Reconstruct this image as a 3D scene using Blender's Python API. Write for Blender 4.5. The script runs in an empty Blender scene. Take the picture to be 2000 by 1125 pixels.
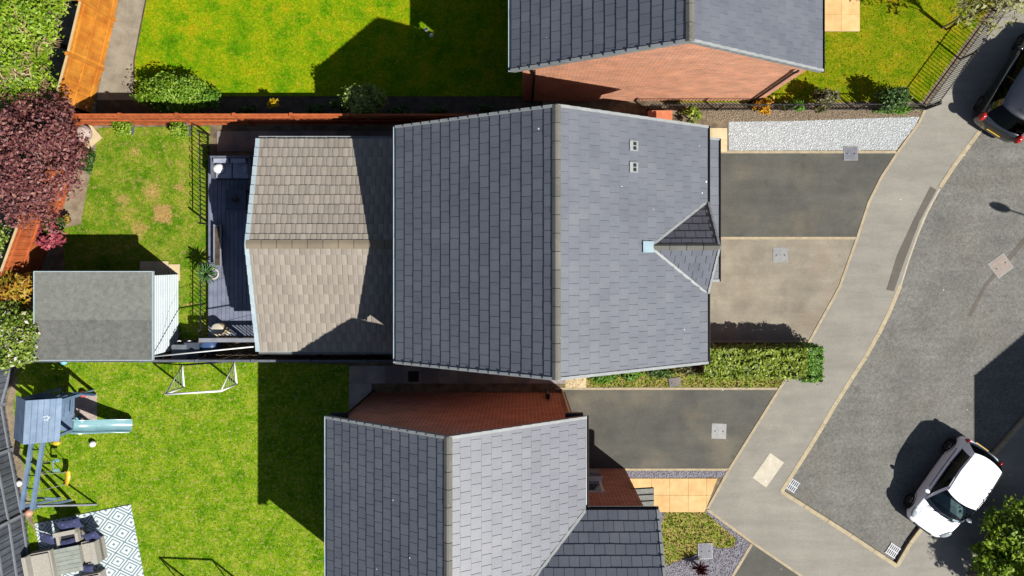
import bpy, bmesh, math, random
from mathutils import Vector, Matrix
random.seed(7)
R = random.Random(11)
sc = bpy.context.scene
COL = sc.collection

# ------------------------------------------------------------------ camera, sky, sun, exposure
H, F, NX, NY = 28.0, 1600.0, 1018.0, 508.0     # drone height (m), focal length and nadir in photo pixels
cam_d = bpy.data.cameras.new('camera')
cam = bpy.data.objects.new('camera', cam_d); COL.objects.link(cam)
cam.location = (0, 0, H); cam.rotation_euler = (0, 0, 0)
cam_d.sensor_width = 36; cam_d.lens = F / 2000 * 36
cam_d.shift_x = (1000 - NX) / 2000; cam_d.shift_y = (NY - 562.5) / 2000
cam_d.clip_end = 1500
sc.camera = cam
SUN = Vector((0.709, -0.556, 1.0)).normalized()     # towards the sun
wd = bpy.data.worlds.new('World'); sc.world = wd; wd.use_nodes = True
nt = wd.node_tree
sky = nt.nodes.new('ShaderNodeTexSky'); sky.sky_type = 'NISHITA'; sky.sun_disc = False
sky.sun_elevation = math.asin(SUN.z); sky.sun_rotation = math.atan2(SUN.x, SUN.y)
nt.links.new(sky.outputs[0], nt.nodes['Background'].inputs[0])
nt.nodes['Background'].inputs[1].default_value = 0.05
sl = bpy.data.lights.new('sun', 'SUN'); sl.energy = 5.0; sl.angle = math.radians(0.5); sl.color = (1, 0.955, 0.88)
so = bpy.data.objects.new('sun', sl); COL.objects.link(so)
so.rotation_euler = SUN.to_track_quat('Z', 'Y').to_euler(); so.location = (20, -20, 40)
sc.view_settings.view_transform = 'Standard'; sc.view_settings.look = 'None'
sc.view_settings.exposure = 1.42; sc.view_settings.gamma = 1.0
sc.view_settings.use_curve_mapping = False

# ------------------------------------------------------------------ helpers
LIT = 2.75
def lin(x):
    x /= 255.0
    return x / 12.92 if x <= 0.04045 else ((x + 0.055) / 1.055) ** 2.4
def A(r, g, b, k=1.0):          # albedo of a level sunlit surface that reads as r,g,b
    return tuple(max(0.0008, min(0.86, lin(c) / LIT * k)) for c in (r, g, b))
def W(px, py, z=0.0):           # place on the ground plan (height z)
    return Vector(((px - NX) * (H - z) / F, -(py - NY) * (H - z) / F, z))
OFF = {}
def off(p): return OFF[p.name] if p is not None else Vector((0, 0, 0))
def tag(o, label=None, cat=None, group=None, kind=None):
    if label: o['label'] = label
    if cat: o['category'] = cat
    if group: o['group'] = group
    if kind: o['kind'] = kind
    return o
def root(name, loc, label=None, cat=None, group=None, kind=None):
    o = bpy.data.objects.new(name, None); COL.objects.link(o)
    o.location = loc; o.empty_display_size = 0.2
    OFF[o.name] = Vector(loc)
    return tag(o, label, cat, group, kind)
def link(name, me, parent=None, loc=None, rot=None):
    o = bpy.data.objects.new(name, me); COL.objects.link(o)
    if parent is not None: o.parent = parent
    if loc is not None:
        m = Matrix.Translation(Vector(loc) - off(parent))
        if rot is not None: m = m @ rot
        o.matrix_basis = m
    OFF[o.name] = off(parent)
    return o
class MB:
    def __init__(s): s.v = []; s.f = []; s.m = []; s.mi = 0
    def add(s, vs, fs):
        b = len(s.v); s.v += [Vector(v) for v in vs]
        s.f += [tuple(b + i for i in f) for f in fs]; s.m += [s.mi] * len(fs); return s
    def box(s, c, d, rot=None, taper=1.0):
        x, y, z = d[0] / 2, d[1] / 2, d[2] / 2; vs = []
        for sz in (-1, 1):
            t = taper if sz > 0 else 1
            for sx, sy in ((-1, -1), (1, -1), (1, 1), (-1, 1)):
                p = Vector((sx * x * t, sy * y * t, sz * z))
                if rot is not None: p = rot @ p
                vs.append(p + Vector(c))
        return s.add(vs, [(3, 2, 1, 0), (4, 5, 6, 7), (0, 1, 5, 4), (1, 2, 6, 5), (2, 3, 7, 6), (3, 0, 4, 7)])
    def bar(s, p, q, w, h, up=(0, 0, 1)):
        p, q = Vector(p), Vector(q); d = q - p; L = d.length; d.normalize()
        u = Vector(up)
        if abs(d.dot(u)) > 0.98: u = Vector((0, 1, 0))
        sd = d.cross(u).normalized(); u2 = sd.cross(d)
        return s.box((p + q) / 2, (L, w, h), Matrix((d, sd, u2)).transposed())
    def tube(s, pts, r, n=6, closed=False, cap=True):
        pts = [Vector(p) for p in pts]; N = len(pts); b = []
        rr = r if isinstance(r, (list, tuple)) else [r] * N
        for i, p in enumerate(pts):
            a = pts[i - 1] if (i > 0 or closed) else p
            c = pts[(i + 1) % N] if (i < N - 1 or closed) else p
            d = (c - a).normalized(); u = Vector((0, 0, 1))
            if abs(d.z) > 0.95: u = Vector((0, 1, 0))
            x = d.cross(u).normalized(); y = x.cross(d)
            b += [p + (x * math.cos(2 * math.pi * k / n) + y * math.sin(2 * math.pi * k / n)) * rr[i] for k in range(n)]
        fs = []
        for i in range(N if closed else N - 1):
            j = (i + 1) % N
            fs += [(i * n + k, i * n + (k + 1) % n, j * n + (k + 1) % n, j * n + k) for k in range(n)]
        if cap and not closed: fs += [tuple(range(n - 1, -1, -1)), tuple((N - 1) * n + k for k in range(n))]
        return s.add(b, fs)
    def prism(s, pts, z0, z1):      # pts: xy list, anticlockwise or not
        n = len(pts)
        ar = sum(pts[i][0] * pts[(i + 1) % n][1] - pts[(i + 1) % n][0] * pts[i][1] for i in range(n))
        if ar < 0: pts = pts[::-1]
        vs = [(p[0], p[1], z0) for p in pts] + [(p[0], p[1], z1) for p in pts]
        fs = [tuple(range(n - 1, -1, -1)), tuple(range(n, 2 * n))]
        fs += [(i, (i + 1) % n, n + (i + 1) % n, n + i) for i in range(n)]
        return s.add(vs, fs)
    def lathe(s, c, prof, n=16):    # prof: (r, z)
        c = Vector(c); vs = []; fs = []
        for r, z in prof:
            vs += [c + Vector((r * math.cos(2 * math.pi * k / n), r * math.sin(2 * math.pi * k / n), z)) for k in range(n)]
        for i in range(len(prof) - 1):
            fs += [(i * n + k, i * n + (k + 1) % n, (i + 1) * n + (k + 1) % n, (i + 1) * n + k) for k in range(n)]
        fs += [tuple(range(n - 1, -1, -1)), tuple((len(prof) - 1) * n + k for k in range(n))]
        return s.add(vs, fs)
    def ball(s, c, r, sc3=(1, 1, 1), nu=14, nv=9):
        return s.lathe2(c, r, sc3, nu, nv)
    def lathe2(s, c, r, s3, nu, nv):
        c = Vector(c); vs = []; fs = []
        for j in range(1, nv):
            a = math.pi * j / nv
            for k in range(nu):
                b = 2 * math.pi * k / nu
                vs.append(c + Vector((r * s3[0] * math.sin(a) * math.cos(b), r * s3[1] * math.sin(a) * math.sin(b), -r * s3[2] * math.cos(a))))
        for j in range(nv - 2):
            fs += [(j * nu + k, j * nu + (k + 1) % nu, (j + 1) * nu + (k + 1) % nu, (j + 1) * nu + k) for k in range(nu)]
        b0 = len(vs); vs += [c - Vector((0, 0, r * s3[2])), c + Vector((0, 0, r * s3[2]))]
        fs += [(b0, (k + 1) % nu, k) for k in range(nu)]
        fs += [(b0 + 1, (nv - 2) * nu + k, (nv - 2) * nu + (k + 1) % nu) for k in range(nu)]
        return s.add(vs, fs)
    def build(s, name, mat, parent=None, smooth=False, **tg):
        o_ = off(parent); me = bpy.data.meshes.new(name)
        me.from_pydata([tuple(v - o_) for v in s.v], [], s.f)
        for m in (mat if isinstance(mat, list) else [mat]): me.materials.append(m)
        if any(s.m): me.polygons.foreach_set('material_index', s.m)
        if smooth: me.polygons.foreach_set('use_smooth', [True] * len(me.polygons))
        me.update()
        o = link(name, me, parent)
        return tag(o, **tg)
def local_mesh(mb, name, mat):
    me = bpy.data.meshes.new(name); me.from_pydata([tuple(v) for v in mb.v], [], mb.f)
    me.materials.append(mat); me.update(); return me
def sheet(name, pts, z, mat, px=True, **tg):
    vs = [W(p[0], p[1], 0) if px else Vector((p[0], p[1], 0)) for p in pts]
    mb = MB(); n = len(vs)
    ar = sum(vs[i].x * vs[(i + 1) % n].y - vs[(i + 1) % n].x * vs[i].y for i in range(n))
    if ar < 0: vs = vs[::-1]
    mb.add([(v.x, v.y, z) for v in vs], [tuple(range(n))])
    tg.setdefault('kind', 'structure')
    return mb.build(name, mat, None, **tg)
def inside(x, y, P):
    c = False; n = len(P)
    for i in range(n):
        a, b = P[i], P[i - 1]
        if (a[1] > y) != (b[1] > y) and x < (b[0] - a[0]) * (y - a[1]) / (b[1] - a[1]) + a[0]: c = not c
    return c

# ------------------------------------------------------------------ materials
def newmat(name):
    m = bpy.data.materials.new(name); m.use_nodes = True
    n = m.node_tree.nodes; return m, n, m.node_tree.links, n['Principled BSDF']
def ramp(n, cols, pos=None):
    r = n.new('ShaderNodeValToRGB'); k = len(cols)
    for i, c in enumerate(cols):
        p = pos[i] if pos else i / max(1, k - 1)
        e = r.color_ramp.elements[i] if i < 2 else r.color_ramp.elements.new(p)
        e.position = p; e.color = (*c, 1)
    return r
def noise(n, l, scale, detail=6, rough=0.6, vec=None):
    t = n.new('ShaderNodeTexNoise'); t.inputs['Scale'].default_value = scale
    t.inputs['Detail'].default_value = detail; t.inputs['Roughness'].default_value = rough
    if vec is not None: l.new(vec, t.inputs['Vector'])
    return t
def math_(n, l, op, a, b=None, clamp=False):
    t = n.new('ShaderNodeMath'); t.operation = op; t.use_clamp = clamp
    for i, v in enumerate((a, b)):
        if v is None: continue
        if isinstance(v, (int, float)): t.inputs[i].default_value = v
        else: l.new(v, t.inputs[i])
    return t.outputs[0]
def mixc(n, l, fac, a, b, mode='MIX'):
    t = n.new('ShaderNodeMix'); t.data_type = 'RGBA'; t.blend_type = mode
    for i, v in ((0, fac), (6, a), (7, b)):
        if isinstance(v, (int, float)): t.inputs[i].default_value = v
        elif isinstance(v, tuple): t.inputs[i].default_value = (*v, 1)
        else: l.new(v, t.inputs[i])
    return t.outputs[2]
def contrast(n, l, v, lo, hi):
    t = n.new('ShaderNodeMapRange'); t.inputs[1].default_value = lo; t.inputs[2].default_value = hi
    l.new(v, t.inputs[0]); return t.outputs[0]
def coords(n):
    t = n.new('ShaderNodeNewGeometry'); return t.outputs['Position']
def rand_piece(n, l):
    g = n.new('ShaderNodeNewGeometry'); o = n.new('ShaderNodeObjectInfo')
    s = math_(n, l, 'ADD', g.outputs['Random Per Island'], o.outputs['Random'])
    return math_(n, l, 'FRACT', math_(n, l, 'MULTIPLY', s, 7.31))
def M(name, cols, scale=8.0, rough=0.8, bump=0.0, bscale=None, spec=0.3, metal=0.0, lo=0.35, hi=0.65, fine=None, fscale=60, piece=0.0, coat=0.0):
    """noise-mixed colours; fine = extra grain amount; piece = brightness change from piece to piece"""
    m, n, l, b = newmat(name)
    P = coords(n)
    t = noise(n, l, scale, 6, 0.62, P)
    r = ramp(n, cols if len(cols) > 1 else cols * 2)
    l.new(contrast(n, l, t.outputs[0], lo, hi), r.inputs[0]); c = r.outputs[0]
    if fine:
        t2 = noise(n, l, fscale, 3, 0.7, P)
        c = mixc(n, l, 1.0, c, ramp_out(n, l, contrast(n, l, t2.outputs[0], 0.3, 0.7), 1 - fine, 1 + fine), 'MULTIPLY')
    if piece:
        c = mixc(n, l, 1.0, c, ramp_out(n, l, rand_piece(n, l), 1 - piece, 1 + piece), 'MULTIPLY')
    l.new(c, b.inputs['Base Color'])
    b.inputs['Roughness'].default_value = rough; b.inputs['Specular IOR Level'].default_value = spec
    b.inputs['Metallic'].default_value = metal; b.inputs['Coat Weight'].default_value = coat
    if bump:
        t3 = noise(n, l, bscale or scale * 6, 4, 0.65, P)
        bp = n.new('ShaderNodeBump'); bp.inputs['Strength'].default_value = bump; bp.inputs['Distance'].default_value = 0.02
        l.new(t3.outputs[0], bp.inputs['Height']); l.new(bp.outputs[0], b.inputs['Normal'])
    return m
def ramp_out(n, l, v, a, b):
    t = n.new('ShaderNodeMapRange'); t.inputs[3].default_value = a; t.inputs[4].default_value = b
    l.new(v, t.inputs[0]); return t.outputs[0]
def leafmat(name, cols, pos=None, rough=0.55, trans=0.25):
    m, n, l, b = newmat(name)
    g = n.new('ShaderNodeNewGeometry')
    t = noise(n, l, 2.5, 3, 0.6, g.outputs['Position'])
    v = math_(n, l, 'ADD', math_(n, l, 'MULTIPLY', g.outputs['Random Per Island'], 0.75), math_(n, l, 'MULTIPLY', contrast(n, l, t.outputs[0], 0.3, 0.7), 0.25))
    r = ramp(n, cols, pos); l.new(v, r.inputs[0])
    l.new(r.outputs[0], b.inputs['Base Color']); b.inputs['Roughness'].default_value = rough
    b.inputs['Specular IOR Level'].default_value = 0.3
    if trans:
        d = n.new('ShaderNodeBsdfTranslucent'); l.new(r.outputs[0], d.inputs[0])
        mx = n.new('ShaderNodeMixShader'); mx.inputs[0].default_value = trans
        l.new(b.outputs[0], mx.inputs[1]); l.new(d.outputs[0], mx.inputs[2])
        l.new(mx.outputs[0], n['Material Output'].inputs[0])
    return m
def lawnmat(name, greens, straw, bare, straw_amt, bare_amt, s1=0.9, worn=()):
    """greens: dark to yellowish, blended in soft drifts; straw = dry tufts, bare = worn patches"""
    m, n, l, b = newmat(name); P = coords(n)
    a = noise(n, l, s1, 7, 0.72, P); r = ramp(n, greens); l.new(contrast(n, l, a.outputs[0], 0.3, 0.68), r.inputs[0])
    d = noise(n, l, s1 * 4.5, 5, 0.7, P)
    c = mixc(n, l, math_(n, l, 'MULTIPLY', contrast(n, l, d.outputs[0], 0.6 - straw_amt, 0.74 - straw_amt), 0.8, True), r.outputs[0], straw)
    b2 = noise(n, l, s1 * 2.2, 5, 0.7, P)
    c = mixc(n, l, math_(n, l, 'MULTIPLY', contrast(n, l, b2.outputs[0], 0.68 - bare_amt, 0.8 - bare_amt), 0.85, True), c, bare)
    for (w, rad, sq) in worn:        # places where the turf has worn thin
        v = n.new('ShaderNodeVectorMath'); v.operation = 'SUBTRACT'; l.new(P, v.inputs[0]); v.inputs[1].default_value = w
        if sq:
            sx = n.new('ShaderNodeSeparateXYZ'); l.new(v.outputs[0], sx.inputs[0])
            ds = math_(n, l, 'MAXIMUM', math_(n, l, 'ABSOLUTE', sx.outputs[0]), math_(n, l, 'ABSOLUTE', sx.outputs[1]))
        else:
            q = n.new('ShaderNodeVectorMath'); q.operation = 'LENGTH'; l.new(v.outputs[0], q.inputs[0]); ds = q.outputs['Value']
        e = math_(n, l, 'ADD', ds, math_(n, l, 'MULTIPLY', math_(n, l, 'SUBTRACT', d.outputs[0], 0.5), -rad * (0.7 if sq else 2.2)))
        t = n.new('ShaderNodeMapRange'); t.inputs[1].default_value = rad * 1.15; t.inputs[2].default_value = rad * (0.8 if sq else 0.2); l.new(e, t.inputs[0])
        c = mixc(n, l, math_(n, l, 'MULTIPLY', t.outputs[0], 0.85 if sq else 0.7, True), c, bare)
    g = noise(n, l, 30, 3, 0.8, P); g2 = noise(n, l, 11, 3, 0.7, P)
    c = mixc(n, l, 1.0, c, ramp_out(n, l, contrast(n, l, g.outputs[0], 0.34, 0.66), 0.66, 1.54), 'MULTIPLY')
    c = mixc(n, l, 1.0, c, ramp_out(n, l, contrast(n, l, g2.outputs[0], 0.32, 0.68), 0.76, 1.24), 'MULTIPLY')
    l.new(c, b.inputs['Base Color']); b.inputs['Roughness'].default_value = 1.0; b.inputs['Specular IOR Level'].default_value = 0.0
    bp = n.new('ShaderNodeBump'); bp.inputs['Strength'].default_value = 0.35; bp.inputs['Distance'].default_value = 0.02
    l.new(g.outputs[0], bp.inputs['Height']); l.new(bp.outputs[0], b.inputs['Normal'])
    return m
def brickmat(name, c1, c2, mortar, bw=0.225, bh=0.075):
    m, n, l, b = newmat(name); g = n.new('ShaderNodeNewGeometry')
    sp = n.new('ShaderNodeSeparateXYZ'); l.new(g.outputs['Position'], sp.inputs[0])
    sn = n.new('ShaderNodeSeparateXYZ'); l.new(g.outputs['True Normal'], sn.inputs[0])
    u = math_(n, l, 'ADD', math_(n, l, 'MULTIPLY', sp.outputs[0], math_(n, l, 'ABSOLUTE', sn.outputs[1])),
              math_(n, l, 'MULTIPLY', sp.outputs[1], math_(n, l, 'ABSOLUTE', sn.outputs[0])))
    cb = n.new('ShaderNodeCombineXYZ'); l.new(u, cb.inputs[0]); l.new(sp.outputs[2], cb.inputs[1])
    t = n.new('ShaderNodeTexBrick'); l.new(cb.outputs[0], t.inputs['Vector'])
    t.inputs['Scale'].default_value = 1; t.inputs['Brick Width'].default_value = bw; t.inputs['Row Height'].default_value = bh
    t.inputs['Mortar Size'].default_value = 0.009; t.inputs['Color1'].default_value = (*c1, 1); t.inputs['Color2'].default_value = (*c2, 1)
    t.inputs['Mortar'].default_value = (*mortar, 1); t.inputs['Bias'].default_value = 0.0
    big = noise(n, l, 1.6, 5, 0.7, cb.outputs[0])
    c = mixc(n, l, 1.0, t.outputs[0], ramp_out(n, l, contrast(n, l, big.outputs[0], 0.3, 0.7), 0.78, 1.22), 'MULTIPLY')
    mp = n.new('ShaderNodeMapping'); mp.inputs['Scale'].default_value = (1.1, 7, 1); l.new(cb.outputs[0], mp.inputs[0]); st = noise(n, l, 1.0, 4, 0.6, mp.outputs[0])
    c = mixc(n, l, math_(n, l, 'MULTIPLY', contrast(n, l, st.outputs[0], 0.56, 0.72), 0.45, True), c, tuple(q * 0.8 for q in mortar))
    l.new(c, b.inputs['Base Color']); b.inputs['Roughness'].default_value = 0.9; b.inputs['Specular IOR Level'].default_value = 0.15
    bp = n.new('ShaderNodeBump'); bp.inputs['Strength'].default_value = 0.5; bp.inputs['Distance'].default_value = 0.01; bp.invert = True
    l.new(t.outputs['Fac'], bp.inputs['Height']); l.new(bp.outputs[0], b.inputs['Normal'])
    return m
def tilemat(name, cols, rough, spec, lichen=0.0, lich=(0.2, 0.2, 0.1), var=0.16, specks=False, band=0.0):
    m, n, l, b = newmat(name); P = coords(n); o = n.new('ShaderNodeTexCoord')
    rp = rand_piece(n, l)
    t = noise(n, l, 1.3, 6, 0.65, P)
    v = math_(n, l, 'ADD', math_(n, l, 'MULTIPLY', contrast(n, l, t.outputs[0], 0.3, 0.7), 0.75), math_(n, l, 'MULTIPLY', rp, 0.25))
    r = ramp(n, cols); l.new(v, r.inputs[0]); c = r.outputs[0]
    c = mixc(n, l, 1.0, c, ramp_out(n, l, rp, 1 - var, 1 + var), 'MULTIPLY')
    f = noise(n, l, 55, 4, 0.7, P)
    c = mixc(n, l, 1.0, c, ramp_out(n, l, contrast(n, l, f.outputs[0], 0.3, 0.7), 0.88, 1.12), 'MULTIPLY')
    if lichen:
        k = noise(n, l, 22, 4, 0.6, P); k2 = noise(n, l, 1.1, 3, 0.6, P)
        kk = math_(n, l, 'MULTIPLY', contrast(n, l, k.outputs[0], 0.62, 0.72), contrast(n, l, k2.outputs[0], 0.45, 0.65), True)
        c = mixc(n, l, math_(n, l, 'MULTIPLY', kk, lichen), c, lich)
    if band:        # shading of the rounded rolls painted in, darker along one side of each tile
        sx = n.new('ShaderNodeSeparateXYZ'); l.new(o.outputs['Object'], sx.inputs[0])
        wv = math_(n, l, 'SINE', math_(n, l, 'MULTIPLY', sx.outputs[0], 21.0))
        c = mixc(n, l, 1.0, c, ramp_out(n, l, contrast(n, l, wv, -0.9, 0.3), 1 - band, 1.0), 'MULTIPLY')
    if specks:      # bird lime: small white spots
        vo = n.new('ShaderNodeTexVoronoi'); vo.inputs['Scale'].default_value = 2.1; l.new(P, vo.inputs['Vector'])
        sp = n.new('ShaderNodeSeparateColor'); l.new(vo.outputs['Color'], sp.inputs[0])
        k3 = math_(n, l, 'LESS_THAN', vo.outputs['Distance'], math_(n, l, 'MULTIPLY', sp.outputs[0], 0.055))
        c = mixc(n, l, math_(n, l, 'MULTIPLY', k3, math_(n, l, 'GREATER_THAN', sp.outputs[1], 0.6)), c, (0.45, 0.45, 0.43))
    l.new(c, b.inputs['Base Color']); b.inputs['Specular IOR Level'].default_value = spec
    l.new(ramp_out(n, l, contrast(n, l, f.outputs[0], 0.3, 0.7), rough - 0.05, rough + 0.08), b.inputs['Roughness'])
    bp = n.new('ShaderNodeBump'); bp.inputs['Strength'].default_value = 0.25; bp.inputs['Distance'].default_value = 0.01
    l.new(f.outputs[0], bp.inputs['Height']); l.new(bp.outputs[0], b.inputs['Normal'])
    return m
def tarmac(name, cols, agg=0.25, stain=None, stain_amt=0.5, fs=70):
    m, n, l, b = newmat(name); P = coords(n)
    t = noise(n, l, 0.8, 7, 0.65, P); r = ramp(n, cols); l.new(contrast(n, l, t.outputs[0], 0.3, 0.7), r.inputs[0]); c = r.outputs[0]
    if stain:
        t2 = noise(n, l, 0.55, 4, 0.55, P); k = contrast(n, l, t2.outputs[0], 0.52, 0.7)
        c = mixc(n, l, math_(n, l, 'MULTIPLY', k, stain_amt, True), c, stain)
    f = noise(n, l, fs, 3, 0.85, P); f2 = noise(n, l, fs * 0.33, 3, 0.7, P)
    c = mixc(n, l, 1.0, c, ramp_out(n, l, contrast(n, l, f.outputs[0], 0.3, 0.7), 1 - agg, 1 + agg), 'MULTIPLY')
    c = mixc(n, l, 1.0, c, ramp_out(n, l, contrast(n, l, f2.outputs[0], 0.3, 0.7), 1 - agg * 0.5, 1 + agg * 0.5), 'MULTIPLY')
    mp = n.new('ShaderNodeMapping'); mp.inputs['Scale'].default_value = (0.35, 2.2, 1); l.new(P, mp.inputs[0]); tr = noise(n, l, 1.2, 5, 0.6, mp.outputs[0])
    c = mixc(n, l, 1.0, c, ramp_out(n, l, contrast(n, l, tr.outputs[0], 0.32, 0.68), 0.9, 1.1), 'MULTIPLY')
    oil = noise(n, l, 1.7, 3, 0.5, P)
    c = mixc(n, l, math_(n, l, 'MULTIPLY', contrast(n, l, oil.outputs[0], 0.66, 0.76), 0.4, True), c, tuple(q * 0.6 for q in cols[0]))
    vo = n.new('ShaderNodeTexVoronoi'); vo.inputs['Scale'].default_value = 1.3; l.new(P, vo.inputs['Vector'])
    sp = n.new('ShaderNodeSeparateColor'); l.new(vo.outputs['Color'], sp.inputs[0])
    c = mixc(n, l, math_(n, l, 'MULTIPLY', math_(n, l, 'LESS_THAN', vo.outputs['Distance'], math_(n, l, 'MULTIPLY', sp.outputs[0], 0.035)), 0.7), c, (0.35, 0.35, 0.32))
    l.new(c, b.inputs['Base Color']); b.inputs['Roughness'].default_value = 0.85; b.inputs['Specular IOR Level'].default_value = 0.25
    bp = n.new('ShaderNodeBump'); bp.inputs['Strength'].default_value = 0.35; bp.inputs['Distance'].default_value = 0.01
    l.new(f.outputs[0], bp.inputs['Height']); l.new(bp.outputs[0], b.inputs['Normal'])
    return m
def glassmat(name, tint=(0.25, 0.3, 0.32), gloss=.6):
    m, n, l, b = newmat(name)
    tr = n.new('ShaderNodeBsdfTransparent'); tr.inputs[0].default_value = (*tint, 1)
    gl = n.new('ShaderNodeBsdfGlossy'); gl.inputs['Roughness'].default_value = 0.03; gl.inputs['Color'].default_value = (gloss, gloss, gloss * 1.03, 1)
    fr = n.new('ShaderNodeFresnel'); fr.inputs[0].default_value = 1.4
    mx = n.new('ShaderNodeMixShader'); l.new(fr.outputs[0], mx.inputs[0]); l.new(tr.outputs[0], mx.inputs[1]); l.new(gl.outputs[0], mx.inputs[2])
    l.new(mx.outputs[0], n['Material Output'].inputs[0]); return m

m_soil = M('soil', [A(92, 78, 60), A(150, 132, 104)], 3, bump=0.6, bscale=40, fine=0.3)
m_bed = M('bed_soil', [A(60, 48, 38), A(100, 84, 64)], 4, bump=0.7, bscale=35, fine=0.35)
m_sandy = M('sandy_soil', [A(128, 112, 90), A(168, 152, 128)], 3, bump=0.4, bscale=40, fine=0.22)
m_pathm = M('path_grit', [A(142, 132, 115), A(172, 162, 143)], 2, bump=0.3, bscale=70, fine=0.2, fscale=45)
m_lawn_n = lawnmat('lawn_grass_bright', [A(62, 112, 10), A(98, 142, 12), A(134, 154, 16), A(164, 154, 22)], A(172, 156, 40), A(188, 160, 88), 0.06, 0.03, 1.3)
WORN = [(W(318, 417), 0.3, 1), (W(240, 391), 0.27, 0), (W(272, 446), 0.3, 0), (W(296, 374), 0.36, 0), (W(352, 366), 0.2, 0), (W(262, 296), 0.2, 0)]
m_lawn_m = lawnmat('lawn_grass_patchy', [A(60, 104, 14), A(90, 128, 22), A(124, 144, 40), A(156, 148, 66)], A(162, 148, 84), A(178, 144, 92), 0.08, 0.08, 1.1, WORN)
m_lawn_s = lawnmat('lawn_grass_mottled', [A(62, 112, 8), A(98, 140, 16), A(128, 156, 32), A(156, 162, 58)], A(174, 166, 98), A(172, 150, 104), 0.08, 0.06, 1.8)
m_lawn_f = lawnmat('lawn_grass_olive', [A(70, 104, 8), A(102, 126, 12), A(130, 136, 20), A(158, 136, 28)], A(162, 146, 52), A(178, 130, 52), 0.06, 0.04, 1.6)
m_lawn_b = lawnmat('lawn_grass_rough', [A(70, 112, 16), A(106, 136, 30), A(140, 146, 60), A(170, 152, 96)], A(176, 156, 104), A(172, 146, 104), 0.14, 0.14, 2.4)
m_road = tarmac('road_tarmac', [A(108, 108, 103), A(132, 131, 125)], 0.42, A(124, 118, 108), 0.4, 26)
m_pave = tarmac('pavement_tarmac', [A(146, 142, 133), A(164, 160, 150)], 0.15, A(150, 150, 138), 0.5, 45)
m_patch = tarmac('patch_tarmac', [A(98, 94, 86), A(112, 106, 98)], 0.2)
m_drive_d = tarmac('drive_tarmac_dark', [A(80, 81, 76), A(104, 103, 95)], 0.2, A(130, 122, 104), 0.6, 45)
m_drive_l = tarmac('drive_concrete', [A(132, 125, 110), A(172, 163, 145)], 0.15, A(148, 130, 112), 0.6, 45)
m_kerb = M('kerb_concrete', [A(176, 160, 128), A(200, 186, 154)], 5, bump=0.2, fine=0.12, piece=0.07)
m_kerb_l = M('kerb_concrete_new', [A(188, 176, 154), A(206, 194, 172)], 5, bump=0.2, fine=0.1, piece=0.05)
m_edging = M('edging_concrete', [A(172, 157, 128), A(196, 181, 150)], 5, bump=0.2, fine=0.12)
m_slab_tan = M('slab_tan', [A(224, 182, 118), A(244, 204, 142)], 3, bump=0.2, bscale=40, fine=0.08, piece=0.06)
m_slab_cream = M('slab_cream', [A(216, 194, 152), A(232, 212, 172)], 3, bump=0.2, bscale=40, fine=0.08, piece=0.05)
m_slab_grey = M('slab_grey', [A(140, 134, 140), A(178, 164, 146)], 1.5, bump=0.2, bscale=40, fine=0.12, piece=0.3)
m_tile = tilemat('slate_tile', [A(94, 98, 110), A(104, 109, 121), A(114, 117, 126)], 0.47, 0.6, 0.4, A(128, 126, 104), 0.038, specks=True)
m_under = M('roof_underlay', [A(30, 32, 38)], 4)
m_verge = M('verge_cap_grey', [A(150, 156, 158), A(168, 172, 172)], 4, rough=0.6, fine=0.06)
m_ridge = tilemat('ridge_concrete', [A(106, 105, 98), A(130, 128, 121)], 0.8, 0.3, 1.0, A(216, 210, 190), 0.12, specks=True)
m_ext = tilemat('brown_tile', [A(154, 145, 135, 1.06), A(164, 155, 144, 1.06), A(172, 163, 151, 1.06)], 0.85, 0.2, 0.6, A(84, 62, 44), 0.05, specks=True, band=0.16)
m_upvc = M('white_upvc', [A(176, 196, 206), A(196, 212, 218)], 4, rough=0.45, fine=0.04)
m_black = M('black_plastic', [A(20, 21, 23), A(28, 29, 31)], 5, rough=0.4, spec=0.4)
m_iron = M('black_iron', [A(14, 14, 15), A(24, 23, 23)], 8, rough=0.5, spec=0.4)
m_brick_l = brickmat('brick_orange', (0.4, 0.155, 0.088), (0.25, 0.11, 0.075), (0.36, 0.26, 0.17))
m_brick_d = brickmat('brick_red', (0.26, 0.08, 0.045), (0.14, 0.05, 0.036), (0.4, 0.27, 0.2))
m_orange = M('fence_orange', [A(206, 118, 20), A(240, 160, 48)], 1.6, rough=0.8, bump=0.3, fine=0.18, piece=0.13)
m_orange_d = M('fence_red_cedar', [A(176, 84, 34), A(204, 108, 54)], 3, rough=0.8, bump=0.2, fine=0.12, piece=0.1)
m_cap = M('fence_cap_pale', [A(206, 178, 130), A(222, 196, 150)], 4, fine=0.1)
m_fence_d = M('fence_weathered', [A(96, 84, 70), A(140, 122, 100)], 4, fine=0.2, piece=0.15)
m_fence_g = M('fence_grey_paint', [A(90, 96, 108), A(110, 116, 128)], 4, rough=0.6, fine=0.1, piece=0.22)
m_fence_gl = M('fence_grey_rail', [A(126, 130, 140, 1.15), A(140, 144, 154, 1.15)], 4, rough=0.6, fine=0.08)
m_deck = M('deck_bluegrey', [A(112, 120, 142), A(134, 142, 164)], 3, rough=0.7, fine=0.1, piece=0.06)
m_felt = M('roof_felt', [A(120, 122, 116), A(140, 142, 135)], 7, rough=0.9, bump=0.4, bscale=60, fine=0.18, fscale=35)
m_felt_d = M('roof_felt_worn', [A(104, 105, 102), A(128, 129, 124)], 7, rough=0.9, bump=0.4, bscale=60, fine=0.2, fscale=35)
m_shed = M('shed_pale_blue', [A(198, 210, 216, 1.5), A(208, 219, 224, 1.5)], 2, rough=0.7, fine=0.05, piece=0.05)
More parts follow.
